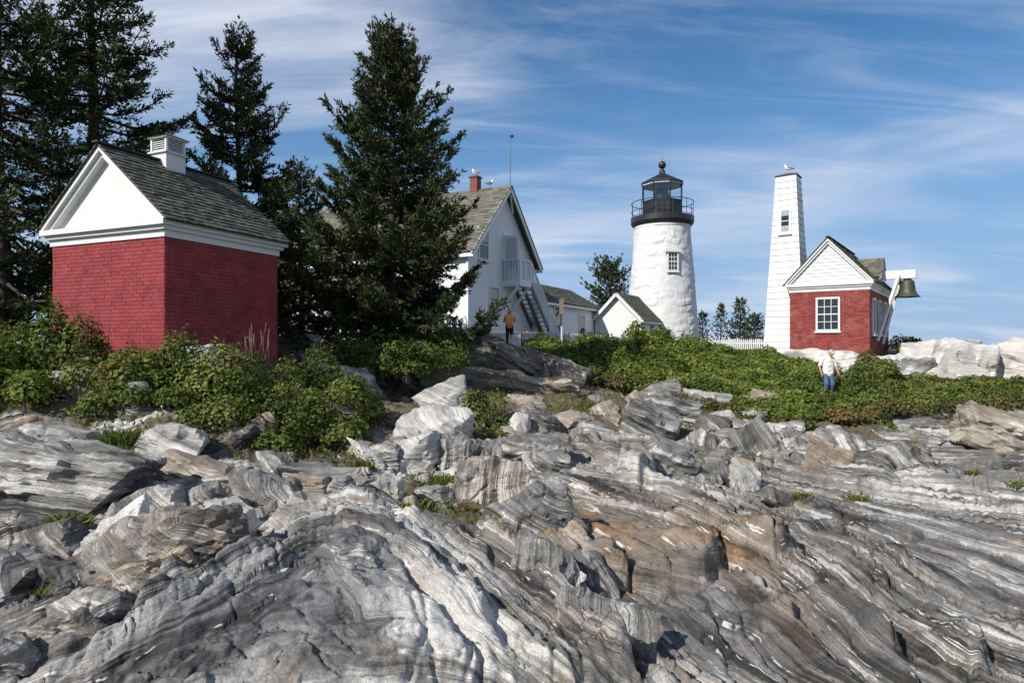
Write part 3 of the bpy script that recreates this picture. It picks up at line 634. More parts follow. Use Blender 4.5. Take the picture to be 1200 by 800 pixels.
rock('boulder', (26,606,94,656), 'dark', 'dark grey boulder with pale split face below the grass tuft', 0.8, 50, -15)
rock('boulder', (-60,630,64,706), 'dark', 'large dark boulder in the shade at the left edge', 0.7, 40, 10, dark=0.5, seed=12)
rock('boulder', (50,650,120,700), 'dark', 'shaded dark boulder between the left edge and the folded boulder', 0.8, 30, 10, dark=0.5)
rock('rock', (48,684,146,736), 'grey', 'low grey cracked block in front of the folded boulder', 0.5, 20, -14, cuts=8)
rock('rock_slab', (5,718,118,772), 'dark', 'long brown rib of rock climbing to the right at lower left', 0.25, 20, -22, rust=0.25, layer=0.8)
rock('rock', (-40,740,40,800), 'grey', 'grey block cut by the lower left corner', 0.6, 30, -20)
# centre
rock('boulder', (466,472,552,522), 'pale', 'bright white angular boulder in the middle of the slope', 0.6, 35, 10, seed=7, cuts=9, layer=0.3, rough=0.7)
rock('boulder', (500,446,548,486), 'pale', 'pale block leaning behind the bright white boulder', 0.6, 50, -30, seed=17, layer=0.3, rough=0.7)
rock('rock', (462,500,494,522), 'pale', 'small white stone at the foot of the bright white boulder', 0.8, 30, 0, layer=0.3)
rock('rock', (445,512,512,550), 'pale', 'pale wedge slab pointing up below the white boulder', 0.5, 30, -24, seed=51)
rock('boulder', (502,510,586,552), 'grey', 'grey crumpled boulder with vertical folds right of the pale wedge', 0.5, 80, 6, seed=52, rough=1.4)
rock('rock', (436,516,470,548), 'grey', 'flat grey stone left of the pale wedge slab', 0.8, 10, -10)
rock('rock', (410,514,436,538), 'tan', 'brown angular stone at the edge of the bush shade', 0.8, 40, 20)
rock('boulder', (530,530,616,596), 'grey', 'striped block with upright white and rust bands', 0.55, 86, 4, seed=61, cuts=3, boxy=0.12, rust=0.35)
rock('rock', (435,556,474,604), 'pale', 'white and black stone on the grassy patch left of centre', 0.8, 60, 0, seed=66)
rock('rock', (466,578,496,618), 'tan', 'rusty triangular stone on the grassy patch', 0.7, 50, 0, rust=0.5, taper=0.3)
rock('rock', (494,566,528,596), 'grey', 'rounded grey stone beside the striped block, left one', 0.8, 20, 0, cuts=3)
rock('rock', (516,566,550,588), 'tan', 'rounded brown grey stone touching the striped block', 0.8, 20, 0, cuts=3)
rock('boulder', (578,562,672,640), 'grey', 'dark boulder with slanting white streaks below the striped block', 0.6, 50, -24, seed=71, layer=0.7, dark=0.3)
rock('rock_slab', (476,426,676,468), 'tan', 'very long flat slab lying across the upper slope', 0.22, 3, 6, Y=18.0, seed=78, layer=0.6, cuts=2, boxy=0.06, hmul=0.7)
rock('rock_slab', (578,412,684,450), 'tan', 'large brown slab on top of the slope at the feet of the person in orange', 0.5, 12, 16, Y=20.6, seed=83, rust=0.1, layer=1.0, cuts=3, boxy=0.15)
rock('boulder', (634,424,686,462), 'tan', 'pale brown broken boulder right of the large brown slab', 0.8, 40, 24, Y=19.6, seed=84, rust=0.2)
rock('boulder', (505,384,586,414), 'dark', 'dark ledge block below the old house and beside the spruce', 0.8, 10, 6, Y=24)
rock('rock_slab', (380,424,486,452), 'grey', 'flat grey ledge left of the very long slab', 0.5, 5, 6, Y=17.5)
rock('rock', (586,462,644,486), 'tan', 'low tan rock just under the very long slab', 0.7, 10, 4)
rock('rock', (596,482,622,512), 'pale', 'white curled stone right of the small bush', 0.8, 60, 10)
rock('rock', (612,480,654,510), 'grey', 'grey rounded stone beside the white curled one', 0.8, 20, 4)
rock('rock', (638,480,694,506), 'tan', 'tan flat topped stone above the curved bedrock', 0.7, 10, -8)
rock('boulder', (582,504,668,544), 'grey', 'domed grey rock with curved layers right of the small bush', 0.7, 12, -4, seed=91)
rock('rock', (614,524,664,552), 'grey', 'light grey stone in front of the domed rock', 0.7, 20, 6)
rock('rock', (620,560,660,592), 'grey', 'grey stone with moss beside the streaked boulder', 0.8, 30, 10)
rock('boulder', (732,470,792,520), 'grey', 'blocky grey boulder left of the dark hollow', 0.8, 15, 10, seed=93)
rock('boulder', (752,462,818,502), 'grey', 'broad layered boulder at the lower edge of the thicket', 0.7, 10, 6, seed=94, layer=0.8)
rock('boulder', (752,510,812,560), 'grey', 'squat grey boulder overhanging the dark hollow', 0.8, 15, 6, seed=95, layer=0.8)
rock('rock', (748,452,782,468), 'pale', 'small pale flat rock poking out of the thicket', 0.8, 5, 0)
rock('rock', (806,458,852,484), 'pale', 'ribbed white block standing at the edge of the thicket', 0.5, 5, 6, seed=96, layer=1.2, cuts=1, boxy=0.08)
rock('rock', (828,480,858,498), 'pale', 'pale pointed slab just below the ribbed white block', 0.5, 20, -20)
rock('rock', (818,486,858,520), 'dark', 'dark grey rock in the hollow right of the squat boulder', 0.8, 30, 10)
rock('rock', (846,490,882,512), 'grey', 'flat grey rock roofing the pile beside the leaning slab', 0.7, 10, 8)
rock('rock_slab', (856,494,904,542), 'grey', 'light slab leaning steeply to the right on the stone pile', 0.35, 10, 48, seed=98, cuts=2, boxy=0.12)
rock('rock', (858,544,890,574), 'pale', 'upright pale cracked block on the open ledge', 0.8, 70, 0, cuts=3, boxy=0.15)
rock('rock', (893,572,928,594), 'dark', 'small dark wedge stone lying on the open ledge', 0.6, 40, 30)
rock('boulder', (956,502,1026,542), 'grey', 'grey boulder with fine slanting lines on the stone pile', 0.7, 60, 12, seed=101, layer=0.6)
rock('rock_slab', (944,518,998,554), 'tan', 'rust brown beam of rock sloping right on the stone pile', 0.3, 5, 26, seed=102, rust=0.4, cuts=2, boxy=0.12)
rock('rock', (994,526,1040,548), 'dark', 'dark flat slab under the finely lined boulder', 0.6, 5, -12)
rock('boulder', (1028,516,1080,554), 'grey', 'light grey wedge shaped boulder at the right end of the pile', 0.7, 30, 18, seed=104)
rock('rock_slab', (936,546,1006,568), 'tan', 'thin buff plank of stone in front of the pile', 0.3, 0, 18, cuts=2, boxy=0.12)
rock('rock_slab', (912,538,968,556), 'grey', 'thin grey plank of stone at the left foot of the pile', 0.4, 0, 16, cuts=2, boxy=0.12)
rock('rock_slab', (1126,478,1262,532), 'tan', 'big buff slab tipped to the right at the right edge', 0.45, 8, 15, seed=106, layer=0.6, cuts=3, boxy=0.15)
rock('rock', (1148,508,1180,530), 'pale', 'small pale stone propping the big buff slab', 0.8, 10, 10)
rock('boulder', (596,628,688,712), 'grey', 'jagged upright grey boulder in the gap below the streaked one', 0.5, 70, 24, seed=111, rough=1.3)
rock('boulder', (642,686,726,768), 'grey', 'angular blue grey block wedged in the gap at lower centre', 0.6, 60, 20, seed=112, layer=0.4, cuts=6)
rock('rock', (664,640,712,696), 'dark', 'dark broken rock tucked behind the jagged upright boulder', 0.8, 40, 20, seed=113)
rock('rock', (522,694,556,714), 'grey', 'loose flat stone lying on the striped dome in the foreground', 0.6, 10, 14)
rock('rock_slab', (488,610,566,638), 'grey', 'thin grey slab pointing down to the grass tuft with yellow flowers', 0.3, 0, 24, cuts=2)
rock('rock_slab', (560,640,640,664), 'tan', 'flat brown shelf of rock above the striped dome', 0.5, 0, 12)
# rubble on the pile right of centre, and other loose stones: nothing tells the small ones apart
r_ = random.Random(5)
for (x, y, w, h, mt) in [(890,500,34,22,'pale'),(908,512,22,18,'tan'),(922,504,24,20,'grey'),(900,528,28,18,'tan'),(926,518,22,22,'pale'),(940,510,20,16,'grey'),(914,530,24,16,'grey'),(934,532,20,16,'dark'),
      (946,540,18,14,'pale'),(886,520,24,18,'grey'),(928,494,26,16,'grey'),(952,506,20,15,'tan'),(905,494,20,12,'pale'),(968,536,18,14,'grey'),(985,544,22,12,'tan'),(938,524,18,14,'pale'),(876,532,20,14,'dark'),(962,522,18,13,'dark')]:
    rock('stone', (x-w/2, y-h/2+6, x+w/2, y+h/2+8), mt, 'small loose stone in the rubble pile right of centre', 0.8, r_.uniform(0, 90), r_.uniform(-30, 30), yaw=r_.uniform(-60, 60), group='stones of the rubble pile', cat='stone', seed=r_.randrange(9999), cuts=4)
for (x, y, w, h, mt) in [(360,684,18,12,'pale'),(345,692,14,9,'pale'),(372,688,13,9,'pale'),(300,606,26,18,'grey'),(318,590,24,16,'grey'),(270,600,22,18,'grey'),(420,546,22,14,'grey'),(446,548,16,12,'pale'),(478,568,14,10,'grey'),
      (560,548,22,14,'grey'),(700,500,26,16,'grey'),(720,490,24,14,'tan'),(700,470,22,14,'grey'),(780,578,26,12,'grey'),(806,572,22,14,'dark'),(830,560,30,14,'grey'),(820,540,24,16,'dark'),(655,572,20,12,'tan'),(236,560,18,12,'dark'),
      (20,600,30,18,'dark'),(160,620,22,14,'grey'),(1088,540,26,12,'grey'),(1060,500,20,12,'grey'),(750,780,26,18,'dark'),(690,720,20,16,'dark'),(560,570,16,12,'tan'),(1100,515,28,10,'grey'),(612,716,18,12,'tan'),(500,545,18,12,'tan'),(425,570,20,14,'dark')]:
    rock('stone', (x-w/2, y-h/2, x+w/2, y+h/2), mt, 'small loose stone lying between the larger rocks', 0.8, r_.uniform(0, 90), r_.uniform(-25, 25), yaw=r_.uniform(-60, 60), group='loose stones among the rocks', cat='stone', seed=r_.randrange(9999), cuts=4)
rq = random.Random(91)
def rubble(n, px0, px1, py0, py1, smin, smax, mats, lab, grp):
    for _ in range(n):
        x, y = rq.uniform(px0, px1), rq.uniform(py0, py1); w = rq.uniform(smin, smax); h = w*rq.uniform(0.4, 0.75)
        rock(rq.choice(['stone', 'stone', 'stone']), (x-w/2, y-h/2, x+w/2, y+h/2), rq.choice(mats), lab, rq.uniform(0.5, 0.9), rq.uniform(0, 90), rq.uniform(-35, 35), yaw=rq.uniform(-60, 60), group=grp, cat='stone', seed=rq.randrange(9999), cuts=rq.choice([2, 4, 6]))
rubble(34, 690, 900, 462, 560, 14, 40, ['grey', 'grey', 'dark', 'tan', 'pale'], 'broken stone among the boulders below the right thicket', 'broken stones below the right thicket')
rubble(26, 430, 640, 455, 600, 12, 34, ['grey', 'grey', 'dark', 'tan', 'pale'], 'broken stone on the weedy slope in the middle', 'broken stones on the middle slope')
rubble(30, 120, 430, 525, 600, 12, 36, ['grey', 'grey', 'dark', 'dark', 'tan'], 'broken stone in the jumble below the left bushes', 'broken stones below the left bushes')
rubble(14, 900, 1110, 500, 560, 12, 30, ['grey', 'grey', 'tan', 'dark'], 'broken stone around the right end of the pile', 'broken stones right of the pile')
rubble(14, 560, 740, 630, 770, 14, 36, ['grey', 'dark', 'dark', 'tan'], 'broken stone lodged in the gap at lower centre', 'broken stones in the lower gap')
# pale granite ledge below the bell house and to the right edge
for box, Yv, lab, sd in [((930,410,1002,426),26.2,'low white ledge strip at the foot of the brick bell house',1),((976,416,1064,456),24.9,'rounded white ledge rock behind the walking man',2),((1036,414,1100,456),25.2,'white ledge rock with a diagonal crack below the bell',3),
       ((1084,397,1156,470),25.2,'tall pale ledge block with dark stains, left of two at right edge',4),((1120,396,1290,478),25.4,'wide cream ledge rock at the right edge, against the sky',5),((1056,398,1140,440),27.2,'tan topped ledge rock under the dark shrub',6)]:
    rock('ledge_rock', box, 'ledge', lab, 0.6, 8, 0, Y=Yv, seed=sd+200, cuts=4, layer=0.5, rough=0.9, embed=0.4, sharp=18, rust=0.08)
# rocks behind the oil house, below the spruces
for box, Yv, mt, lab in [((318,392,392,420),17.5,'grey','grey rock behind the oil house under the spruce branches'),((340,412,402,436),16.0,'dark','dark rock under the spruce left of the round bush'),
       ((208,404,262,432),11.9,'pale','white rounded rock against the shaded wall of the oil house'),((396,428,440,452),15.0,'grey','grey rock at the left foot of the round bush'),
       ((70,432,120,450),10.6,'grey','flat grey ledge deep inside the left bushes'),((140,446,176,466),10.3,'grey','small ledge stone inside the left bushes'),
       ((300,496,356,540),10.8,'dark','dark broken rock in the shade below the left bushes'),((372,470,420,520),11.8,'dark','dark rock face in the shade right of the left bushes'),((130,470,180,500),9.9,'dark','brown crumbly rock under the left bushes')]:
    rock('rock', box, mt, lab, 0.7, 15, 4, Y=Yv)
# ------------------------------------------------------------------ buildings
def at(o, loc=(0, 0, 0), rz=0.0, rx=0.0):
    o.location = loc; o.rotation_euler = (rx, 0, rz); return o
def wall_frame(face, W=0.0, D=0.0):
    """rotation and origin of a wall of a building whose near corner is the local origin: front faces -y, right faces +x, left faces -x"""
    return {'front': 0.0, 'right': math.pi/2, 'left': -math.pi/2, 'back': math.pi}[face]
def window(parent, loc, rz, w, h, cols, rows, fr=0.07, sill=True, shade=None, name='window', frame_mat='white', muntin=0.025, out=0.03):
    """loc = middle of the opening on the wall plane; local -y looks out"""
    m = MB()
    m.box(-w/2-fr, -out, -h/2-fr, -w/2, 0.02, h/2+fr); m.box(w/2, -out, -h/2-fr, w/2+fr, 0.02, h/2+fr)
    m.box(-w/2, -out-0.004, h/2, w/2, 0.02, h/2+fr+0.004); m.box(-w/2, -out-0.004, -h/2-fr-0.004, w/2, 0.02, -h/2)
    if sill: m.box(-w/2-fr-0.04, -out-0.05, -h/2-fr-0.07, w/2+fr+0.04, 0.0, -h/2-fr-0.006)
    o = at(m.build(name, M[frame_mat], parent), loc, rz)
    g = MB().box(-w/2+0.002, -0.012, -h/2+0.002, w/2-0.002, 0.01, h/2-0.002).build('pane', M['glass'], o)
    if shade:
        MB().box(-w/2+0.03, -0.016, h/2-shade*h, w/2-0.03, -0.0125, h/2-0.03).build('blind', M['pale_matte'], o)
    b = MB()
    for i in range(1, cols): x = -w/2+w*i/cols; b.box(x-muntin/2, -0.026, -h/2+0.003, x+muntin/2, -0.0125, h/2-0.003)
    for j in range(1, rows):
        z = -h/2+h*j/rows; k = muntin*(1.8 if (rows % 2 == 0 and j == rows//2) else 1)
        b.box(-w/2+0.003, -0.0275, z-k/2, w/2-0.003, -0.0135, z+k/2)
    if cols*rows > 1: b.build('muntin', M[frame_mat], o)
    return o
def shingles(name, mat, parent, corner, along, down, L, Hs, row=0.14, wmin=0.09, wmax=0.2, thick=0.02, seed=1, ragged=0.02):
    """one mesh of overlapping shingles on a slope; corner = ridge end, unit vectors along the ridge and down the slope"""
    r = np.random.default_rng(seed); corner = np.array(corner, float); a = np.array(along, float); d = np.array(down, float); n = np.cross(a, d); n /= np.linalg.norm(n)
    if n[2] < 0: n = -n
    Vv, Q, T = [], [], []; nr = max(1, int(round(Hs/row))); row = Hs/nr
    for i in range(nr):
        x = -r.uniform(0, wmin)
        while x < L:
            w = r.uniform(wmin, wmax); x0, x1 = max(0, x+0.003), min(L, x+w-0.003); x += w
            if x1-x0 < 0.01: continue
            t0, t1 = i*row-0.01, (i+1)*row+r.uniform(-ragged, ragged); tk = thick*r.uniform(0.8, 1.5); lift = r.uniform(0, 0.006); b = len(Vv)
            base = corner+n*0.0; tilt = row*0.06
            for (xx, tt, zz) in ((x0,t0,0.004),(x1,t0,0.004),(x1,t1,tk+lift),(x0,t1,tk+lift),(x0,t1,-0.012),(x1,t1,-0.012)): Vv.append(base+a*xx+d*tt+n*zz)
            Q += [(b, b+1, b+2, b+3), (b+3, b+2, b+5, b+4), (b, b+3, b+4, b), (b+1, b+5, b+2, b+1)]; T += [r.uniform()]*6
    V4 = np.array(Vv); Q4 = [q for q in Q if len(set(q)) == 4]; Q3 = [tuple(dict.fromkeys(q)) for q in Q if len(set(q)) == 3]
    me = bpy.data.meshes.new(name); me.from_pydata([tuple(v) for v in V4], [], Q4+Q3); me.update()
    at_ = me.attributes.new('tone', 'FLOAT', 'POINT'); at_.data.foreach_set('value', np.array(T, np.float32)); me.materials.append(mat)
    o = link(bpy.data.objects.new(name, me), parent); o['kind'] = 'stuff'; return o
def clap_rows(m, x0f, x1f, z0, z1, step, y0=0.0, lip=0.018):
    """overlapping boards on a wall facing -y; x0f, x1f give the wall's edges at height z"""
    n = max(1, int(round((z1-z0)/step))); s = (z1-z0)/n
    for i in range(n):
        a, b = z0+i*s, z0+(i+1)*s
        xa0, xa1, xb0, xb1 = x0f(a), x1f(a), x0f(b), x1f(b)
        if xa1-xa0 < 0.02: continue
        if xb1-xb0 < 0.02: xb0 = xb1 = (xb0+xb1)/2; xb0 -= 0.005; xb1 += 0.005
        m.add([(xa0, y0-lip, a), (xa1, y0-lip, a), (xb1, y0, b), (xb0, y0, b), (xa0, y0+0.004, a), (xa1, y0+0.004, a)], [(0, 1, 2, 3), (4, 5, 1, 0)])
    return m
def house_frame(px, Y, xdir):
    """Empty whose local +x runs along xdir"""
    p = ((px-600)/F*Y, Y); return p, math.atan2(xdir[1], xdir[0])

def brick_house(root, W, D, zb, zt, ze, za, mat, bricks=0, roofmat='shingle', seed=2, front_holes=(), right_holes=(), clap=False):
    """walls from zb to zt, white cornice to ze, gable apex za; front x in [-W,0] at y=0, depth y in [0,D]"""
    core = MB(); core.box(-W+0.006, 0.006, zb, -0.006, D-0.006, zt)
    core.build('wall', M['mortar_red'], root)
    bl, bh, j = 0.205, 0.068, (0.007 if bricks else 0.013)
    r = random.Random(seed); unit_b = MB().box(0, -0.004, 0, bl-j, 0.02, bh).mesh('brick'); half_b = MB().box(0, -0.004, 0, bl/2-j, 0.02, bh).mesh('brick')
    for me in (unit_b, half_b): me.materials.append(mat)
    bh = 0.075-j; rows = int((zt-zb)/(bh+j)); rest = MB(); made = 0
    def in_hole(x, z, holes): return any(a-0.1 < x+bl/2 < b+0.1 and c-0.04 < z+bh/2 < d+0.04 for a, b, c, d in holes)
    for face, Lw, holes in (('front', W, front_holes), ('right', D, right_holes)):
        for i in range(rows-1, -1, -1):
            z = zt-(rows-i)*(bh+j); off = (bl/2 if i % 2 else 0.0); x = -Lw
            z = zt-(rows-i)*(bh+j)
            n = int((Lw-off)/bl)
            cells = ([(-Lw, half_b, bl/2)] if off else [])+[(-Lw+off+k*bl, unit_b, bl) for k in range(n)]
            rem = Lw-off-n*bl
            if rem > 0.05: cells.append((-rem, None, rem))
            for x, me, ln in cells:
                if in_hole(x, z, holes): continue
                out = r.uniform(-0.003, 0.004); tilt = r.uniform(-0.012, 0.012)
                if me is not None and face == 'front' and made < bricks and z > zb+0.5:
                    o = link(bpy.data.objects.new('brick', me), root); o.location = (x+j/2, -out, z); o.rotation_euler = (0, 0, tilt); made += 1
                elif face == 'front': rest.box(x+j/2, -0.006-out, z, x+ln-j/2, 0.02, z+bh)
                else: rest.box(-0.02, x+Lw+j/2, z, 0.006+out, x+Lw+ln-j/2, z+bh)
    if bricks: o = rest.build('brickwork', mat, root); o['kind'] = 'stuff'
    else: o = rest.build('brickwork', mat, root); o['kind'] = 'stuff'
    # cornice: stepped mouldings round the building
    H = ze-zt
    for nm, o_, a, b in (('frieze', 0.035, 0.0, 0.42), ('cornice', 0.10, 0.42, 0.66), ('cornice_crown', 0.17, 0.66, 1.0)):
        MB().box(-W-o_, -o_, zt+a*H+0.001, o_, D+o_, zt+b*H).build(nm, M['white'], root)
    mid = -W/2; half = W/2+0.19; ov = 0.05
    rise = za-ze
    # gable triangle, set back, with raking cornices in three steps
    y_t = 0.05
    t = MB()
    if clap: clap_rows(t, lambda z: mid-(half-0.02)*(za-z)/rise, lambda z: mid+(half-0.02)*(za-z)/rise, ze+0.002, za-0.10, 0.15, y_t, 0.03)
    else: t.prism([(mid-half+0.06, ze+0.002), (mid+half-0.06, ze+0.002), (mid, za-0.05)], y_t, y_t+0.05)
    t.build('gable_siding' if clap else 'gable_panel', M['white'], root)
    MB().prism([(mid-half+0.06, ze+0.002), (mid+half-0.06, ze+0.002), (mid, za-0.05)], D-0.06, D).build('gable_panel', M['white'], root)
    sl = math.hypot(half+ov, rise*(half+ov)/half); ux, uz = half/math.hypot(half, rise), rise/math.hypot(half, rise); nx, nz = uz, ux
    ex = half+ov; ezz = za-rise*ex/half
    for sgn in (-1, 1):
        for nm, y0, th0, th1 in (('rake_moulding', -0.08, 0.035, 0.15), ('rake_crown', -0.15, 0.0, 0.065)):
            p = [(0, za-th0/nz), (ex, ezz-th0/nz), (ex, ezz-th1/nz), (0, za-th1/nz)]
            pts = [(mid+sgn*x, z) for x, z in p]
            zmin = ze+0.003; clip = []
            for (xa, z0), (xb, z1) in zip(pts, pts[1:]+pts[:1]):       # keep the boards above the cornice shelf
                if z0 >= zmin: clip.append((xa, z0))
                if (z0-zmin)*(z1-zmin) < 0: s = (zmin-z0)/(z1-z0); clip.append((xa+(xb-xa)*s, zmin))
            if sgn > 0: clip = clip[::-1]
            MB().prism(clip, y0+0.0015*(sgn+1), y_t+0.004+0.002*sgn).build(nm, M['white'], root)
    rl = D+0.19+0.17
    for sgn in (-1, 1):
        deck = MB(); p = [(mid, za-0.001*sgn), (mid+sgn*ex, ezz), (mid+sgn*ex, ezz+0.03/nz), (mid, za+0.03/nz-0.001*sgn)]
        if sgn > 0: p = p[::-1]
        dk = deck.prism(p, -0.165, D+0.17).build('roof', M[roofmat], root)
        shingles('shingles', M[roofmat], dk, (mid, -0.185, za+0.034/nz), (0, 1, 0), (sgn*ux, 0, -uz), rl+0.01, math.hypot(ex, za-ezz)+0.03, 0.14 if bricks else 0.17, seed=seed+int(sgn)+5)
        if sgn > 0:
            rc = MB().bar((mid, -0.23, za+0.075), (mid, D+0.19, za+0.075), 0.16, 0.035); rc.build('ridge_cap', M[roofmat], dk)
    return mid, ex, ezz, ux, uz

M['mortar_red'] = simple_mat('red_painted_joint', (0.15, 0.025, 0.030), 0.85, 0.2, 12)
# ---- oil house at left
p, rz = house_frame(193, 12.0, (0.92, -0.39))
oil = empty('oil_house', (p[0], p[1], 0), 'dark red brick oil house with white pediment and wooden louvred roof vent, at left', 'building', None, rz)
OW, OD = 3.34, 2.92
mid, ex, ezz, ux, uz = brick_house(oil, OW, OD, -1.2, 2.04, 2.36, 3.92, M['redpaint'], bricks=300)
v = MB().box(-0.28, -0.28, -0.35, 0.28, 0.28, 0.36); vent = at(v.build('roof_vent', M['white'], oil), (mid, 1.40, 3.86)); vent.scale = (0.86, 0.86, 0.92)
MB().box(-0.33, -0.33, 0.31, 0.33, 0.33, 0.345).build('ledge', M['white'], vent)
for rzv in (0, math.pi/2, math.pi, -math.pi/2):
    at(MB().box(-0.28, -0.285, 0.347, -0.22, -0.225, 0.66).build('corner_post', M['white'], vent), rz=rzv)
    for k in range(6):
        s = MB(); z = 0.375+k*0.05; s.add([(-0.219, -0.262, z), (0.219, -0.262, z), (0.219, -0.215, z+0.035), (-0.219, -0.215, z+0.035), (-0.219, -0.262, z+0.012), (0.219, -0.262, z+0.012), (0.219, -0.215, z+0.047), (-0.219, -0.215, z+0.047)],
            [(0,3,2,1),(4,5,6,7),(0,1,5,4),(1,2,6,5),(2,3,7,6),(3,0,4,7)]); at(s.build('louvre', M['white'], vent), rz=rzv)
MB().box(-0.19, -0.19, 0.348, 0.19, 0.19, 0.655).build('inside', M['inside'], vent)
MB().box(-0.33, -0.33, 0.665, 0.33, 0.33, 0.70).build('cap', M['white'], vent)
pc = MB(); pc.add([(-0.37, -0.37, 0.701), (0.37, -0.37, 0.701), (0.37, 0.37, 0.701), (-0.37, 0.37, 0.701), (0, 0, 0.86)], [(0,3,2,1),(0,1,4),(1,2,4),(2,3,4),(3,0,4)]); pc.build('vent_roof', M['shingle_tan'], vent)
hk = MB(); hk.tube([(0.0, 0.15, 0.80), (0.05, 0.15, 0.80), (0.06, 0.15, 0.76), (0.03, 0.15, 0.74)], 0.008, 6); hk.build('hook', M['iron'], oil)

# ---- bell house at right
p, rz = house_frame(1019, 27.0, (0.80, -0.60))
bell = empty('bell_house', (p[0], p[1], 0), 'small red brick bell house with white gable, shingled dormer and hanging bell', 'building', None, rz)
BW, BD = 3.21, 6.6
wz0, wz1 = 0.62, 2.02
mid, ex, ezz, ux, uz = brick_house(bell, BW, BD, -1.3, 2.34, 2.70, 4.66, M['redbrick2'], bricks=0, roofmat='shingle', seed=4, clap=True,
    front_holes=[(-2.06, -1.20, wz0, wz1)], right_holes=[(-5.9, -5.2, 0.3, 1.9), (-4.1, -3.4, 0.3, 1.9), (-2.3, -1.6, 0.3, 1.9)])
window(bell, (-1.62, -0.012, 1.32), 0, 0.82, 1.34, 3, 4, 0.08)
for k, y in enumerate((1.05, 2.85, 4.65)): window(bell, (0.012, y, 1.22), math.pi/2, 0.72, 1.40, 2, 4, 0.10, out=0.07)
# dormer on the right slope
dy, dw, dzr, dze = 3.5, 0.75, 4.02, 3.22
dm = MB(); dm.prismx([(dy-dw, 2.72), (dy+dw, 2.72), (dy+dw, dze), (dy, dzr-0.03), (dy-dw, dze)], -1.3, 0.02); dorm = dm.build('dormer', M['white'], bell)
for sgn in (-1, 1):
    d_ = np.array([0, sgn*dw, dze-dzr]); d_ /= np.linalg.norm(d_)
    q = MB(); a = Vector((-1.45, dy, dzr)); L = Vector((1.6, 0, 0)); e = Vector((0, sgn*(dw+0.12), (dze-dzr)*(dw+0.12)/dw)); u = Vector((0, 0, 0.03))
    vs_ = [a, a+L, a+L+e, a+e]; q.add(vs_+[x+u for x in vs_], [(0,1,2,3),(7,6,5,4),(0,4,5,1),(1,5,6,2),(2,6,7,3),(3,7,4,0)]); dr = q.build('dormer_roof', M['shingle_tan'], dorm)
    shingles('shingles', M['shingle_tan'], dr, (-1.45, dy, dzr+0.034), (1, 0, 0), d_, 1.62, math.hypot(dw+0.12, (dzr-dze)*(dw+0.12)/dw)+0.02, 0.15, seed=40+sgn)
    MB().bar((0.10, dy, dzr-0.08), (0.10, dy+sgn*(dw+0.1), dzr-0.08+(dze-dzr)*(dw+0.1)/dw), 0.05, 0.13).build('rake_board', M['white'], dorm)
MB().box(-0.4, dy-0.17, 3.02, 1.42, dy+0.17, 3.40).build('bell_beam', M['white'], bell)
for yy, zz, y2 in ((dy-0.30, 0.15, dy-2.0), (dy+0.26, 0.0, dy-0.1)):
    MB().bar((0.78, yy+0.0, 3.15), (0.10, y2, zz), 0.12, 0.12).build('brace', M['white_old'], bell)
BP = [(0.005, 0.80), (0.16, 0.80), (0.25, 0.76), (0.29, 0.66), (0.31, 0.45), (0.345, 0.26), (0.40, 0.14), (0.50, 0.03), (0.53, 0.0), (0.50, 0.0), (0.40, 0.10), (0.30, 0.3), (0.26, 0.6), (0.005, 0.72)]
bb = MB().lathe(BP, 36, cap=False); bo = bb.build('fog_bell', M['bronze'], None, True); bo.location = (0, 0, 0)
bo.matrix_world = Matrix.Translation((p[0], p[1], 0))@Matrix.Rotation(rz, 4, 'Z')@Matrix.Translation((1.08, dy, 2.16))
tag(bo, 'green bronze fog bell hanging from the white beam of the bell house', 'bell')
at(MB().box(-0.16, -0.04, 0.78, 0.16, 0.04, 0.90).build('yoke', M['iron'], bo)); MB().tube([(0, 0, 0.7), (0, 0, 0.05)], [0.02, 0.02], 8).build('clapper', M['iron'], bo)

# ---- pyramidal bell tower behind it
nc = (943-600)/F*29.0
tow = empty('bell_tower', (nc, 29.0, -0.75), 'tall tapering white clapboard bell tower with small upright window', 'tower', None, rz)
TH = 8.72; b0, b1 = 1.85, 0.90; inset = (b0-b1)/2
def tedge(z): return inset*z/TH
MB().add([(-b0+0.01, 0.01, 0), (-0.01, 0.01, 0), (-0.01, b0-0.01, 0), (-b0+0.01, b0-0.01, 0), (-b0+inset+0.01, inset+0.01, TH), (-inset-0.01, inset+0.01, TH), (-inset-0.01, b0-inset-0.01, TH), (-b0+inset+0.01, b0-inset-0.01, TH)],
    [(0,3,2,1),(4,5,6,7),(0,1,5,4),(1,2,6,5),(2,3,7,6),(3,0,4,7)]).build('tower_frame', M['white_old'], tow)
nrow = 30; rr_ = random.Random(3)
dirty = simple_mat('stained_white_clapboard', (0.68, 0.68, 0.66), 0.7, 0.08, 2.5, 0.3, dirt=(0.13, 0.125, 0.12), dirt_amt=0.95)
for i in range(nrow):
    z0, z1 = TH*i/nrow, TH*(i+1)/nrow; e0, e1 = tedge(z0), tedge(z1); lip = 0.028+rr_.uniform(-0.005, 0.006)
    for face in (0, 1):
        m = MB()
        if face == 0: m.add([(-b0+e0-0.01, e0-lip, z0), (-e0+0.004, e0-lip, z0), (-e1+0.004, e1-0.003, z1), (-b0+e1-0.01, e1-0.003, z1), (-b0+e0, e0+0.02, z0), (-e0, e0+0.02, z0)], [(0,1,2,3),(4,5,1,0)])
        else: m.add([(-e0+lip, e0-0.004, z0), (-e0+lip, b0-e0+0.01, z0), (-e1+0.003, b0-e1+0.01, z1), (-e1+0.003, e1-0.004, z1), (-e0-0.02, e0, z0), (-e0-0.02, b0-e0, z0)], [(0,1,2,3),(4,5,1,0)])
        o = m.build('clapboard', M['white'] if face == 0 else dirty, tow)
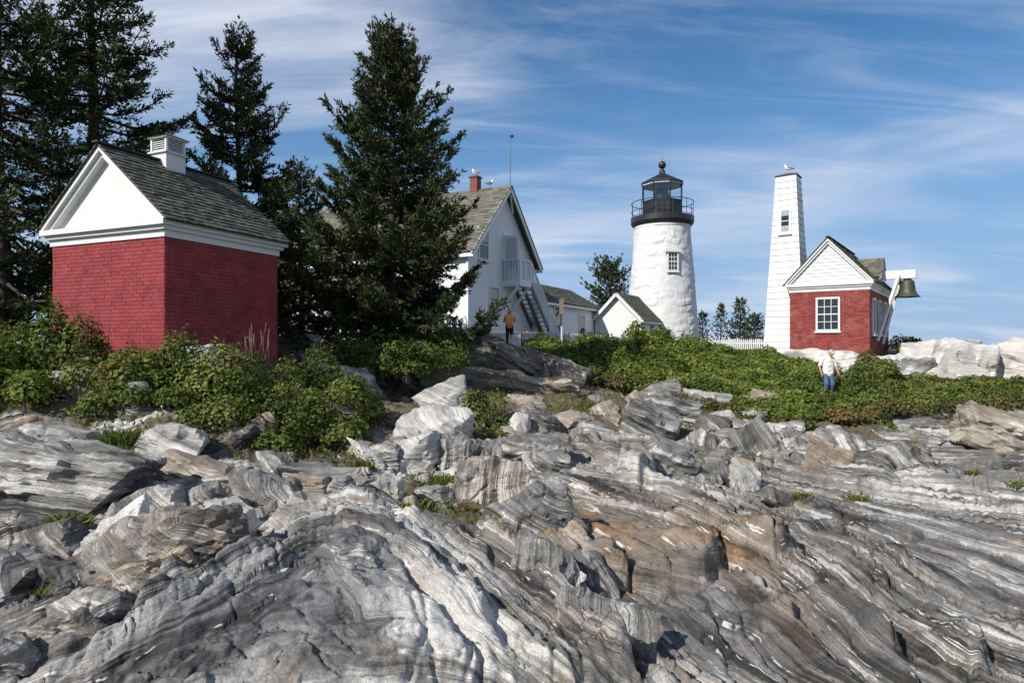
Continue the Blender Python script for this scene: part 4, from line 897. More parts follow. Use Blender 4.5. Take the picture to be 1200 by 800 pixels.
tb = MB(); tb.add([(-b0+inset-0.05, inset-0.05, TH+0.001), (-inset+0.05, inset-0.05, TH+0.001), (-inset+0.05, b0-inset+0.05, TH+0.001), (-b0+inset-0.05, b0-inset+0.05, TH+0.001),
    (-b0+inset-0.05, inset-0.05, TH+0.05), (-inset+0.05, inset-0.05, TH+0.05), (-inset+0.05, b0-inset+0.05, TH+0.05), (-b0+inset-0.05, b0-inset+0.05, TH+0.05), (-b0/2, b0/2, TH+0.24)],
    [(0,3,2,1),(0,1,5,4),(1,2,6,5),(2,3,7,6),(3,0,4,7),(4,5,8),(5,6,8),(6,7,8),(7,4,8)]); tb.build('tower_roof', M['shingle_tan'], tow)
zw = 6.55; tl = math.atan2(inset, TH)
tw = window(tow, (-b0/2+0.0, tedge(zw)-0.03, zw), 0, 0.34, 1.0, 1, 4, 0.10, muntin=0.02, out=0.03); tw.rotation_euler = (-tl, 0, 0)
lo = MB().box(-0.165, -0.04, 0.24, 0.165, -0.03, 0.49); lo.build('louvre', M['greypaint'], tw); MB().box(-0.165, -0.04, -0.49, 0.165, -0.03, -0.26).build('louvre', M['greypaint'], tw)
MB().box(-b0-0.03, -0.05, -0.5, 0.03, b0+0.03, -0.002).build('foundation', simple_mat('stone_footing', (0.40, 0.38, 0.34), 0.9, 0.2, 6, 0.5), tow)

# ---- lighthouse
LY = 44.0; lx = (776-600)/F*LY; ppm = F/LY
def lz(py): return (HY-py)/ppm
lh = empty('lighthouse', (lx, LY, 0), 'white round stone lighthouse tower with black lantern room and gallery', 'lighthouse')
def stone_tower():
    r0, r1, z0, z1 = 42.0/ppm, 31.3/ppm, -1.5, lz(264.5); nu, nv = 200, 150
    th, zz = np.meshgrid(np.linspace(0, 2*np.pi, nu, endpoint=False), np.linspace(z0, z1, nv), indexing='ij')
    s = (zz-lz(402))/(z1-lz(402)); R_ = r0+(r1-r0)*s
    course = zz/0.42+0.45*noise(np.cos(th)*2.2, np.sin(th)*2.2, zz*0.8); ci = np.floor(course); cf = course-ci
    rw = 9+3*np.sin(ci*12.9898); tt = th*rw/(2*np.pi)*2+ci*0.37+0.30*noise(np.cos(th)*3, np.sin(th)*3, zz*2); ti = np.floor(tt); tf = tt-ti
    hsh = (np.sin(ci*127.1+ti*311.7)*43758.5453) % 1.0
    edge = np.minimum(np.minimum(cf, 1-cf)*0.42, np.minimum(tf, 1-tf)*0.8)
    amt = 0.35+0.65*sstep(-0.2, 0.5, noise(np.cos(th)*1.1, np.sin(th)*1.1, zz*0.35)+0.25*(1-s))
    dsp = amt*(0.055*(hsh-0.4)*sstep(0.0, 0.07, edge)+0.018*sstep(0, 0.05, edge))+0.02*fbm(np.cos(th)*4, np.sin(th)*4, zz*1.7, 4)+0.006*fbm(np.cos(th)*18, np.sin(th)*18, zz*8, 2)
    R_ = R_+dsp*1.25
    # window niche
    V = np.stack([R_*np.cos(th), R_*np.sin(th), zz], -1).reshape(-1, 3); idx = np.arange(nu*nv).reshape(nu, nv)
    a, b = idx, np.roll(idx, -1, 0)
    Q = np.stack([a[:, :-1], b[:, :-1], b[:, 1:], a[:, 1:]], -1).reshape(-1, 4)
    return np_mesh('tower_wall', V, Q, simple_mat('whitewashed_stone', (0.60, 0.60, 0.59), 0.6, 0.05, 2, 0.5, 0.3, dirt=(0.50, 0.48, 0.44), dirt_amt=0.4, bscale=9), lh, True)
stone_tower()
gz0, gz1 = lz(264.5), lz(256)
MB().lathe([(31.0/ppm, gz0-0.12), (33.0/ppm, gz0-0.1), (35.0/ppm, gz0+0.02), (36.2/ppm, gz0+0.14), (36.2/ppm, gz1), (20/ppm, gz1+0.01)], 48).build('gallery', M['black'], lh)
MB().lathe([(31.5/ppm, gz0-0.32), (32.3/ppm, gz0-0.25), (32.4/ppm, gz0-0.12)], 48, cap=False).build('cornice_band', M['white'], lh)
RL = 23.6/ppm; zA, zB, zC, zD = gz1, lz(238), lz(217.5), lz(204.5); ph0 = math.radians(22.5-14)
def octp(k, r): a = ph0+k*math.pi/4-math.pi/2; return Vector((r*math.cos(a), r*math.sin(a), 0))
for k in range(8):
    a, b = octp(k, RL), octp(k+1, RL); ai, bi = octp(k, RL-0.06), octp(k+1, RL-0.06)
    def slab(z0, z1, ins=0.0):
        a2, b2 = a.lerp(b, ins), a.lerp(b, 1-ins); c2, d2 = ai.lerp(bi, ins), ai.lerp(bi, 1-ins)
        return MB().add([(*a2[:2], z0), (*b2[:2], z0), (*d2[:2], z0), (*c2[:2], z0), (*a2[:2], z1), (*b2[:2], z1), (*d2[:2], z1), (*c2[:2], z1)], [(0,3,2,1),(4,5,6,7),(0,1,5,4),(1,2,6,5),(2,3,7,6),(3,0,4,7)])
    pl = slab(zA, zB, 0.012).build('lantern_panel', M['black'], lh)
    for q in (0.33, 0.66):
        w_ = a.lerp(b, q); w2 = w_*1.012; MB().bar((w2.x, w2.y, zA+0.05), (w2.x, w2.y, zB-0.02), 0.05, 0.02).build('batten', M['black'], pl)
    a3, b3 = octp(k, RL-0.03), octp(k+1, RL-0.03)
    MB().add([(*a3[:2], zB+0.04), (*b3[:2], zB+0.04), (*b3[:2], zC-0.04), (*a3[:2], zC-0.04)], [(0, 1, 2, 3)]).build('lantern_pane', M['clear'], lh)
    g = octp(k, RL+0.01); MB().bar((g.x, g.y, zB-0.03), (g.x, g.y, zC+0.02), 0.075, 0.075).build('mullion', M['black'], lh)
    MB().bar((*a[:2], zB+0.02), (*b[:2], zB+0.02), 0.07, 0.08).build('sill', M['black'], lh); MB().bar((*a[:2], zC-0.02), (*b[:2], zC-0.02), 0.07, 0.10).build('lantern_head', M['white_old'], lh)
rf = MB().lathe([(25.0/ppm, zC+0.02), (25.6/ppm, zC+0.04), (25.4/ppm, zC+0.12), (4.2/ppm, zD+0.02), (3.6/ppm, zD+0.15)], 8, ph0-math.pi/2).build('lantern_roof', M['black'], lh)
zb_ = lz(193.5); rb = 4.5/ppm
MB().lathe([(3.2/ppm, zD+0.1), (3.4/ppm, zD+0.25), (2.2/ppm, zD+0.3), (2.4/ppm, zb_-rb*1.05), (2.0/ppm, zb_-rb)]+[(rb*math.sin(t), zb_-rb*math.cos(t)) for t in np.linspace(0.35, math.pi-0.05, 12)], 20).build('ventilator_ball', M['black'], rf, True)
MB().tube([(0, 0, zb_+rb*0.9), (0, 0, lz(179))], [0.02, 0.008], 6).build('lightning_rod', M['iron'], rf)
MB().lathe([(RL-0.08, zC-0.03), (RL-0.08, zC-0.01)], 8, ph0-math.pi/2).build('ceiling', M['white'], lh)
ln = MB().lathe([(0.20, zB-0.6), (0.24, zB-0.1), (0.36, zB+0.05), (0.46, zB+0.35), (0.48, zB+0.6), (0.40, zB+0.85), (0.25, zB+1.02), (0.05, zB+1.08)], 20); ln.build('lens', glass_mat('fresnel_lens', (0.20, 0.24, 0.20)), lh, True)
for k in range(9):
    z = zB-0.02+k*0.12; rr0 = 0.30+0.22*math.sin(math.pi*min(1, (k+1)/9.5)); MB().lathe([(rr0-0.03, z), (rr0+0.012, z+0.01), (rr0+0.012, z+0.03), (rr0-0.03, z+0.04)], 20, cap=False).build('lens_ring', M['bronze'], lh)
RG = 35.4/ppm; zt_, zm_ = lz(238.5), lz(248.5)
for z, r_w in ((zt_, 0.026), (zm_, 0.02), (gz1+0.08, 0.018)):
    MB().tube([(RG*math.cos(t), RG*math.sin(t), z) for t in np.linspace(0, 2*math.pi, 49)], r_w, 6, False).build('rail', M['black'], lh)
for k in range(12): t = k*math.pi/6+0.1; MB().tube([(RG*math.cos(t), RG*math.sin(t), gz1-0.02), (RG*math.cos(t), RG*math.sin(t), zt_)], 0.022, 6).build('baluster', M['black'], lh)
# tower window, facing the camera a little right
wz = lz(311); wr = (42-10.7*(wz-lz(402))/(gz0-lz(402)))/ppm; wa = math.asin(3.2/ppm/wr); rzw = wa
win = window(lh, (wr*math.sin(wa)*1.0, -wr*math.cos(wa)*1.0-0.09, wz), rzw, 0.58, 1.12, 3, 4, 0.10, out=0.06, muntin=0.035)
MB().box(-0.55, -0.16, 0.62, 0.55, 0.06, 0.80).build('lintel', M['white'], win)

# ---- passage shed joined to the lighthouse
SX, SY = (751-600)/F*38.5, 38.5
shed = empty('entry_shed', (SX, SY, 0), 'small white gabled entry shed with dark shingled roof against the lighthouse', 'shed', None, math.atan2(-0.5, 0.866))
SW, SD = 3.0, 5.6; se, sa = 1.62, 3.15
MB().prism([(-SW, -1.6), (0, -1.6), (0, se), (-SW/2, sa-0.06), (-SW, se)], 0, SD).build('wall', M['white'], shed)
for sg in (-1, 1):
    e = Vector((sg*(SW/2+0.22), 0, -(sa-se)*(SW/2+0.22)/(SW/2))); a = Vector((-SW/2, -0.28, sa)); L = Vector((0, SD+0.1, 0)); u = Vector((0, 0, 0.05))
    vs_ = [a, a+L, a+L+e, a+e]; dk = MB().add(vs_+[x+u for x in vs_], [(0,1,2,3),(7,6,5,4),(0,4,5,1),(1,5,6,2),(2,6,7,3),(3,7,4,0)]).build('roof', M['shingle_green'], shed)
    d_ = np.array(e)/e.length; shingles('shingles', M['shingle_green'], dk, np.array(a)+np.array([0, -0.02, 0.055]), (0, 1, 0), d_, SD+0.12, e.length+0.03, 0.2, 0.15, 0.3, seed=60+sg)
    MB().bar(a+Vector((0, 0.01, -0.05)), a+e+Vector((0, 0.01, -0.05)), 0.05, 0.20).build('rake_board', M['white'], shed)
    MB().bar(a+e+Vector((-0.02*sg, 0, -0.04)), a+e+L+Vector((-0.02*sg, 0, -0.04)), 0.04, 0.16).build('fascia', M['white'], shed)
o = MB().box(-0.32, -0.03, -1.4, 0.32, 0.02, 0.55).build('door', M['stringer'], shed); at(o, (0.005, 2.2, 0.65), math.pi/2)
MB().box(-0.06, -0.03, -1.6, 0.02, 0.05, se).build('corner_board', M['white'], shed)

# ---- keeper's house
kx, ky = (584-600)/F*30.0+0.25, 30.0
kh = empty('keepers_house', (kx, ky, 0), 'two storey white clapboard keepers house with steep gable behind the spruce', 'house', None, math.atan2(0.89, 0.455))
KW, KL, KE, KA = 3.25, 11.2, 4.18, 7.42
kw = MB(); kw.prism([(-KW, -1), (KW, -1), (KW, KE), (0, KA-0.12), (-KW, KE)], 0.01, KL); kw.build('wall', M['white_house'], kh)
cb = MB(); ke = lambda z: KW if z < KE else KW*(KA-0.12-z)/(KA-0.12-KE)
clap_rows(cb, lambda z: -ke(z), ke, -0.9, KA-0.2, 0.115, 0.0); o = cb.build('clapboards', M['white_house'], kh); o['kind'] = 'stuff'
cb = MB(); clap_rows(cb, lambda z: -KL, lambda z: 0.0, -0.9, KE, 0.115, 0.0); o = at(cb.build('clapboards', M['white_house'], kh), (-KW, 0, 0), -math.pi/2); o['kind'] = 'stuff'
for x in (-KW, KW): MB().box(x-0.07, -0.035, -0.95, x+0.07, 0.07, KE).build('corner_board', M['white_house'], kh)
for sg in (-1, 1):
    ov = 0.32; e = Vector((sg*(KW+ov), 0, -(KA-KE)*(KW+ov)/KW)); a = Vector((0, -0.42, KA)); L = Vector((0, KL+0.8, 0)); u = Vector((0, 0, 0.07))
    vs_ = [a, a+L, a+L+e, a+e]; dk = MB().add(vs_+[x+u for x in vs_], [(0,1,2,3),(7,6,5,4),(0,4,5,1),(1,5,6,2),(2,6,7,3),(3,7,4,0)]).build('roof', M['shingle_tan'], kh)
    shingles('shingles', M['shingle_tan'], dk, np.array(a)+np.array([0, -0.03, 0.075]), (0, 1, 0), np.array(e)/e.length, KL+0.86, e.length+0.04, 0.22, 0.2, 0.5, seed=70+sg)
    MB().bar(a+Vector((0, 0.03, -0.07)), a+e+Vector((0, 0.03, -0.07)), 0.06, 0.22).build('rake_board', M['white_house'], kh)
    MB().bar(a+e+Vector((-0.03*sg, 0, -0.06)), a+e+L+Vector((-0.03*sg, 0, -0.06)), 0.05, 0.18).build('fascia', M['white_house'], kh)
    MB().bar((sg*0.9, -0.05, KA-1.05), (sg*0.15, -0.30, KA-0.35), 0.09, 0.09).build('gable_bracket', M['white_house'], kh)
for x, z, w, h in ((-1.95, 4.45, 0.75, 1.25), (-0.95, 1.95, 0.75, 1.25)): window(kh, (x, -0.02, z), 0, w, h, 1, 2, 0.10, shade=0.4)
for y, z in ((1.6, 1.7), (4.2, 1.7), (7.0, 1.7), (9.4, 1.7)): window(kh, (-KW-0.02, y, z), -math.pi/2, 0.85, 1.5, 2, 2, 0.11)
# balcony with open glass door, outside stair seen from below
BZ = 3.02
bal = MB().box(-0.17, -0.97, BZ-0.30, 1.02, -0.005, BZ).build('balcony', M['white_house'], kh)
for x in (-0.14, 0.42, 0.99): MB().bar((x, -0.93, BZ), (x, -0.93, BZ+0.98), 0.09).build('post', M['white_house'], bal)
MB().bar((-0.14, -0.93, BZ+0.93), (-0.14, -0.03, BZ+0.93), 0.08, 0.06).build('hand_rail', M['white_house'], bal); MB().bar((-0.14, -0.93, BZ+0.94), (0.99, -0.93, BZ+0.94), 0.08, 0.06).build('hand_rail', M['white_house'], bal)
for k in range(6): MB().bar((-0.14, -0.82+k*0.14, BZ), (-0.14, -0.82+k*0.14, BZ+0.9), 0.04).build('baluster', M['white_house'], bal)
for k in range(7): MB().bar((0.0+k*0.14, -0.93, BZ), (0.0+k*0.14, -0.93, BZ+0.9), 0.04).build('baluster', M['white_house'], bal)
for x in (-0.10, 0.95): MB().bar((x, -0.85, BZ-0.30), (x, -0.03, BZ-1.35), 0.11).build('brace', M['white_house'], bal)
MB().box(0.05, -0.025, BZ+0.01, 0.90, 0.0, BZ+2.15).build('doorway', M['inside'], kh)
for x0, x1, z0, z1 in ((-0.06, 0.05, BZ, BZ+2.26), (0.90, 1.01, BZ, BZ+2.26), (0.05, 0.90, BZ+2.15, BZ+2.26)): MB().box(x0, -0.045, z0, x1, 0.0, z1).build('door_casing', M['white_house'], kh)
dl = MB(); dl.box(-0.02, -0.82, BZ+0.03, 0.02, -0.72, BZ+2.1); dl.box(-0.019, -0.14, BZ+0.03, 0.019, -0.04, BZ+2.1); dl.box(-0.018, -0.72, BZ+1.98, 0.018, -0.14, BZ+2.1); dl.box(-0.018, -0.72, BZ+0.03, 0.018, -0.14, BZ+0.5)
dd = at(dl.build('open_door', M['white_house'], kh), (0.0, 0, 0)); MB().box(-0.006, -0.72, BZ+0.5, 0.006, -0.14, BZ+1.98).build('pane', M['pale_matte'], dd)  # flat pale colour painted in place of bright reflection in the door glass
SX0, SX1, SZ0, SZ1 = 1.03, 4.35, BZ-0.05, -0.25
st = []
for y in (-0.93, -0.48, -0.04): st.append(MB().bar((SX0, y, SZ0-0.12), (SX1, y, SZ1-0.12), 0.05, 0.26).build('stair_stringer', M['stringer'], kh))
nt = 15
for k in range(nt):
    f = (k+0.5)/nt; x = SX0+(SX1-SX0)*f; z = SZ0+(SZ1-SZ0)*f; MB().box(x-0.14, -0.90, z-0.03, x+0.12, -0.06, z+0.01).build('tread', M['stairwood'], kh)
for y in (-0.95,):
    MB().bar((SX0, y, SZ0+0.95), (SX1, y, SZ1+0.95), 0.07, 0.07).build('stair_rail', M['white_house'], kh)
    for k in range(24): f = (k+0.5)/24; x = SX0+(SX1-SX0)*f; z = SZ0+(SZ1-SZ0)*f; MB().bar((x, y, z-0.05), (x, y, z+0.93), 0.035).build('stair_baluster', M['white_house'], kh)
MB().bar((SX1-1.1, -0.95, SZ1-0.3), (SX1-1.1, -0.95, SZ1+2.0), 0.09).build('stair_post', M['white_house'], kh); MB().bar((SX1, -0.95, SZ1-0.4), (SX1, -0.95, SZ1+1.0), 0.09).build('stair_post', M['white_house'], kh)
# chimney and antenna on the ridge
ch = MB().box(-0.2, 1.35, KA-0.4, 0.2, 1.75, KA+0.62).build('chimney', simple_mat('chimney_brick', (0.20, 0.065, 0.045), 0.8, 0.2, 9, 0.5), kh); MB().box(-0.24, 1.31, KA+0.622, 0.24, 1.79, KA+0.70).build('chimney_cap', M['soil'], ch)
an = MB().tube([(0, -0.35, KA), (0, -0.35, KA+2.35), (0.05, -0.33, KA+2.43), (0.22, -0.3, KA+2.5)], [0.022, 0.018, 0.016, 0.014], 6).build('weather_mast', M['iron'], kh)
MB().lathe([(0.01, -0.07), (0.09, -0.06), (0.10, 0.02), (0.02, 0.06)], 10, c=(0, 0)).build('wind_sensor', M['iron'], an).location = (0.30, -0.28, KA+2.5)
# low annex running back towards the lighthouse
AX0, AX1, AE, AR = KW-0.2, 12.2, 2.36, 3.5
MB().prismx([(-0.38, -1), (3.6, -1), (3.6, AE), (1.6, AR-0.1), (-0.38, AE)], AX0, AX1).build('annex_wall', M['white_house'], kh)
cb = MB(); clap_rows(cb, lambda z: AX0, lambda z: AX1, -0.9, AE, 0.115, -0.385); o = cb.build('clapboards', M['white_house'], kh); o['kind'] = 'stuff'
for sg in (-1, 1):
    e = Vector((0, sg*2.25, -(AR-AE)*2.25/1.98)); a = Vector((AX0+0.2, 1.6, AR)); L = Vector((AX1-AX0+0.05, 0, 0)); u = Vector((0, 0, 0.05))
    vs_ = [a, a+L, a+L+e, a+e]; dk = MB().add(vs_+[x+u for x in vs_], [(0,1,2,3),(7,6,5,4),(0,4,5,1),(1,5,6,2),(2,6,7,3),(3,7,4,0)]).build('annex_roof', M['shingle_green'], kh)
    shingles('shingles', M['shingle_green'], dk, np.array(a)+np.array([0, 0, 0.055]), (1, 0, 0), np.array(e)/e.length, L.x+0.02, e.length+0.03, 0.22, 0.2, 0.5, seed=80+sg)
    MB().bar(a+e+Vector((0, -0.03*sg, -0.05)), a+e+L+Vector((0, -0.03*sg, -0.05)), 0.05, 0.18).build('annex_fascia', M['white_house'], kh)
MB().box(AX1-0.10, -0.44, -0.95, AX1+0.03, -0.36, AE).build('corner_board', M['white_house'], kh)
window(kh, (9.35, -0.40, 1.05), 0, 0.85, 1.35, 1, 2, 0.12, shade=0.55)
dr = MB().box(-0.42, -0.03, -1.05, 0.42, 0.02, 1.05).build('annex_door', M['stringer'], kh); at(dr, (5.6, -0.40, 0.95))
for x0, x1, z0, z1 in ((-0.55, -0.42, -1.05, 1.18), (0.42, 0.55, -1.05, 1.18), (-0.42, 0.42, 1.05, 1.18)): MB().box(x0, -0.05, z0, x1, 0.02, z1).build('door_casing', M['white_house'], dr)
MB().box(-0.3, -0.036, 0.1, 0.3, -0.031, 0.9).build('pane', M['glass'], dr)
# porch along the sunny side
pr = MB().box(-KW-1.75, 2.4, -0.6, -KW-0.03, 8.6, 0.05).build('porch', M['greypaint'], kh)
for y in (2.5, 4.5, 6.5, 8.5): MB().bar((-KW-1.65, y, 0.05), (-KW-1.65, y, 2.35), 0.13).build('post', M['white_house'], pr)
MB().add([(-KW-1.95, 2.2, 2.33), (-KW-1.95, 8.8, 2.33), (-KW-0.03, 8.8, 2.95), (-KW-0.03, 2.2, 2.95), (-KW-1.95, 2.2, 2.45), (-KW-1.95, 8.8, 2.45), (-KW-0.03, 8.8, 3.07), (-KW-0.03, 2.2, 3.07)], [(0,1,2,3)[::-1],(4,5,6,7)[::-1],(0,1,5,4),(1,2,6,5),(2,3,7,6),(3,0,4,7)]).build('porch_roof', M['shingle_tan'], pr)
MB().bar((-KW-1.65, 2.5, 0.95), (-KW-1.65, 8.5, 0.95), 0.08, 0.06).build('hand_rail', M['white_house'], pr)
for k in range(32): MB().bar((-KW-1.65, 2.6+k*0.19, 0.1), (-KW-1.65, 2.6+k*0.19, 0.95), 0.04).build('baluster', M['white_house'], pr)

# ---- picket fences
pk = MB(); pk.add([(-0.04, -0.012, 0), (0.04, -0.012, 0), (0.04, 0.012, 0), (-0.04, 0.012, 0), (-0.04, -0.012, 0.9), (0.04, -0.012, 0.9), (0.04, 0.012, 0.9), (-0.04, 0.012, 0.9), (0, -0.012, 0.98), (0, 0.012, 0.98)],
    [(0,3,2,1),(0,1,5,8,4),(2,3,7,9,6),(1,2,6,5),(3,0,4,7),(5,6,9,8),(4,8,9,7)])
def fence(label, a, b, mat, hgt=1.0, step=0.14, group='white picket fences'):
    a, b = Vector(a), Vector(b); d = b-a; n = int(d.length/step); r = empty('picket_fence', a, label, 'fence', group, math.atan2(d.y, d.x)); L = d.length
    me = pk.mesh('picket'); me.materials.append(M[mat]); sl = d.z
    for i in range(n):
        o = link(bpy.data.objects.new('picket', me), r); o.location = ((i+0.5)*step, -0.03, sl*(i+0.5)/n+random.uniform(-0.01, 0.01)); o.scale = (1, 1, hgt); o.rotation_euler = (0, random.uniform(-0.02, 0.02), 0)
    for z in (0.28, 0.72): MB().bar((0, 0.0, z*hgt), (L, 0.0, z*hgt+sl), 0.035, 0.08).build('rail', M[mat], r)
    for k in range(int(L/2.4)+1): x = min(L, k*2.4); MB().bar((x, 0.045, -0.6), (x, 0.045, 1.02*hgt+sl*x/L), 0.09).build('post', M[mat], r)
fence('grey picket fence behind the person in orange', pix(572, 408, 27.6), pix(668, 408, 31.0), 'greypaint', 0.78)
fence('white picket fence in front of the entry shed', pix(668, 408, 31.2), pix(745, 410, 36.0), 'white_old', 0.75)
fence('white picket fence right of the lighthouse foot', pix(796, 414, 40.0), pix(897, 416, 34.0), 'white_old', 0.9)
fence('white picket fence behind the oil house under the spruces', pix(318, 400, 23.0), pix(440, 400, 25.0), 'white_old', 1.0)
fence('white picket fence right of the big spruce trunk', pix(470, 399, 25.5), pix(545, 400, 27.0), 'white_old', 1.0)
bp = MB().bar((0, 0, -0.5), (0, 0, 0.85), 0.16).build('fence_post', M['white_old']); bp.location = pix(832, 415, 37.5); tag(bp, 'stout white gate post beside the fence right of the lighthouse', 'post')
MB().box(-0.11, -0.11, 0.851, 0.11, 0.11, 0.90).build('post_cap', M['white_old'], bp)
# signs
sg = empty('sign_post', pix(658, 404, 25.5), 'brown backed sign on a thin post rising from the thicket', 'sign')
MB().bar((0, 0, -0.8), (0, 0, 0.75), 0.06).build('post', M['white_old'], sg); MB().bar((0, 0, 0.751), (0, 0, 1.75), 0.05).build('post_top', M['iron'], sg); MB().box(-0.09, -0.04, 1.25, 0.09, -0.027, 1.85).build('sign_plate', M['twig'], sg)
sg = empty('sign_post', pix(611, 409, 26.0), 'small pale notice board standing beside the person in orange', 'sign')
MB().bar((0, 0, -0.4), (0, 0, 0.75), 0.05).build('post', M['iron'], sg); MB().box(-0.42, -0.03, 0.12, -0.03, -0.005, 0.6).build('sign_plate', M['pale_matte'], sg)
sg = empty('sign_post', pix(406, 396, 21.5), 'slim brown post with a small box below the big spruce', 'sign')
MB().bar((0, 0, -0.3), (0, 0, 1.05), 0.06).build('post', M['twig'], sg); MB().box(-0.1, -0.06, 1.051, 0.1, 0.06, 1.3).build('box', M['pale_matte'], sg)
# ------------------------------------------------------------------ trees and plants
def blades(P, Dv, Ln, W, r, up=None):
    """n flat blades: centre-line start P, direction Dv, length Ln, width W -> verts, quads (folded diamonds)"""
    n = len(P); rnd = r.normal(size=(n, 3)); X = np.cross(Dv, rnd); X /= np.linalg.norm(X, axis=1)[:, None]+1e-9
    a = P; m = P+Dv*(Ln*0.45)[:, None]; b = P+Dv*Ln[:, None]; w = (W/2)[:, None]
    V = np.stack([a, m+X*w, b, m-X*w], 1).reshape(-1, 3); Q = np.arange(4*n).reshape(n, 4); return V, Q
def conifer(name, label, px, py, Y, height, R, seed, expo=0.65, start=0.6, whorl=0.34, nb=6, dense=1.0, lean=(0, 0), blade=(0.12, 0.034), droop=1.0, trunk=0.17, group=None, tuft=False, gap=0.0, low=1.0, seen=99):
    r = np.random.default_rng(seed); base = np.array(pix(px, py, Y))
    root = empty(name, base, label, 'tree', group)
    tz = np.linspace(-0.4, height, 16); lx_ = lean[0]*(tz/height)+0.05*np.sin(tz*0.9+seed); ly_ = lean[1]*(tz/height)
    MB().tube([(lx_[i], ly_[i], tz[i]) for i in range(16)], [max(0.012, trunk*(1-max(0, z)/height)**0.85) for z in tz], 8).build('trunk', M['bark'], root, True)
    wood = MB(); VV, QQ, TT = [], [], []; off = 0; z = start
    while z < height-0.12:
        t = z/height; Lm = R*(1-t)**expo*(min(1.0, low+(1-low)*(t/0.25)) if t < 0.25 else 1.0); ph = r.uniform(0, 6.28)
        k = nb if Lm > 0.4 else 4
        for j in range(k):
            if r.uniform() < gap: continue
            L = Lm*r.uniform(0.55, 1.12)+0.10; a = ph+6.283*j/k+r.normal()*0.25
            el = (0.75*t**1.5-0.18*droop*(1-t))+r.normal()*0.09
            c0 = np.array([np.interp(z, tz, lx_), np.interp(z, tz, ly_), z+r.uniform(-0.12, 0.12)])
            n = 7; s = np.linspace(0, 1, n); hd = np.array([math.cos(a), math.sin(a)])
            zz = L*(np.sin(el)*s-0.16*droop*(1-t)*np.sin(s*math.pi)+0.20*s**3)
            pts = c0+np.stack([hd[0]*L*s*math.cos(el), hd[1]*L*s*math.cos(el), zz], -1)
            if L > 0.35: wood.tube(pts[::2], [0.010+0.014*L*(1-q) for q in s[::2]], 4, False)
            # side twigs
            nt = max(3, int(L/0.085*dense)); st = np.sort(r.uniform(0.12 if L < 0.8 else 0.22, 1.0, nt)); st[-1] = 1.0
            o = np.stack([np.interp(st, s, pts[:, i]) for i in range(3)], -1); tg = np.gradient(pts, axis=0); tg = np.stack([np.interp(st, s, tg[:, i]) for i in range(3)], -1); tg /= np.linalg.norm(tg, axis=1)[:, None]
            side = np.where(np.arange(nt) % 2 == 0, 1, -1)*r.uniform(0.5, 1.25, nt); side[-1] = 0
            ca, sa_ = np.cos(side), np.sin(side); td = np.stack([tg[:, 0]*ca-tg[:, 1]*sa_, tg[:, 0]*sa_+tg[:, 1]*ca, tg[:, 2]+r.normal(size=nt)*0.22-0.04], -1); td /= np.linalg.norm(td, axis=1)[:, None]
            tl = (0.34*L*(1-st)**0.6+0.10)*r.uniform(0.6, 1.2, nt)
            if tuft: tl *= 0.8
            # needles along each twig
            m = np.maximum(4, (tl/0.020*dense*(0.45 if z > seen else 1)).astype(int)); ti = np.repeat(np.arange(nt), m); q = r.uniform(0.05, 1.0, len(ti))
            P = o[ti]+td[ti]*(tl[ti]*q)[:, None]+r.normal(size=(len(ti), 3))*0.022
            D = td[ti]+r.normal(size=(len(ti), 3))*0.55; D[:, 2] += 0.15; D /= np.linalg.norm(D, axis=1)[:, None]
            V, Q = blades(P, D, blade[0]*r.uniform(0.6, 1.25, len(ti)), blade[1]*r.uniform(0.7, 1.3, len(ti)), r)
            VV.append(V); QQ.append(Q+off); off += len(V)
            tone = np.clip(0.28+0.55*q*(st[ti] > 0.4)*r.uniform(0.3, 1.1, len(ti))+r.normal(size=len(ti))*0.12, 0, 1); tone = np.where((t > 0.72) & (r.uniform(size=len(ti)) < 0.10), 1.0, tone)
            TT.append(np.repeat(tone, 4))
        z += whorl*r.uniform(0.75, 1.3)*(0.55+0.45*(1-t))
    V = np.concatenate(VV)
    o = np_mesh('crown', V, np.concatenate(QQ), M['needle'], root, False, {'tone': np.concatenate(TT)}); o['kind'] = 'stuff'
    wo = wood.build('limbs', M['bark'], root, True); wo['kind'] = 'stuff'
    return root
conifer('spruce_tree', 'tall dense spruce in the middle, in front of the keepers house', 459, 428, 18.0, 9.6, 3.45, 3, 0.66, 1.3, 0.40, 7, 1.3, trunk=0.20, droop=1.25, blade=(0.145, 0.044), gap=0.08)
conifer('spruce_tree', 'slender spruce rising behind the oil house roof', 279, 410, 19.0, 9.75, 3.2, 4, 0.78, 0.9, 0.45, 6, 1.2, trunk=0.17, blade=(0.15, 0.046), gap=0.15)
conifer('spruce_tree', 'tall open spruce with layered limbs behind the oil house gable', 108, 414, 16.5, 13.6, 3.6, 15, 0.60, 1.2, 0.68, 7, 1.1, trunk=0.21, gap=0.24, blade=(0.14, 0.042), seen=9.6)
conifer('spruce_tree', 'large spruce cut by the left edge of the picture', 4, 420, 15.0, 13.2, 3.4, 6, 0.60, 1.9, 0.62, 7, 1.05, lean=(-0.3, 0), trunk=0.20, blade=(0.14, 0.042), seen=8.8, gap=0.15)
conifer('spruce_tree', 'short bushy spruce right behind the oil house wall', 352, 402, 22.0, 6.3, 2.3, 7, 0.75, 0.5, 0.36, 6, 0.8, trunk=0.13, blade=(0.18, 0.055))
conifer('pine_tree', 'round topped pine far behind the entry shed', 714, 410, 62.0, 8.3, 3.6, 8, 0.30, 2.6, 0.62, 7, 0.42, blade=(0.34, 0.12), droop=0.1, trunk=0.26, tuft=True, low=0.5)
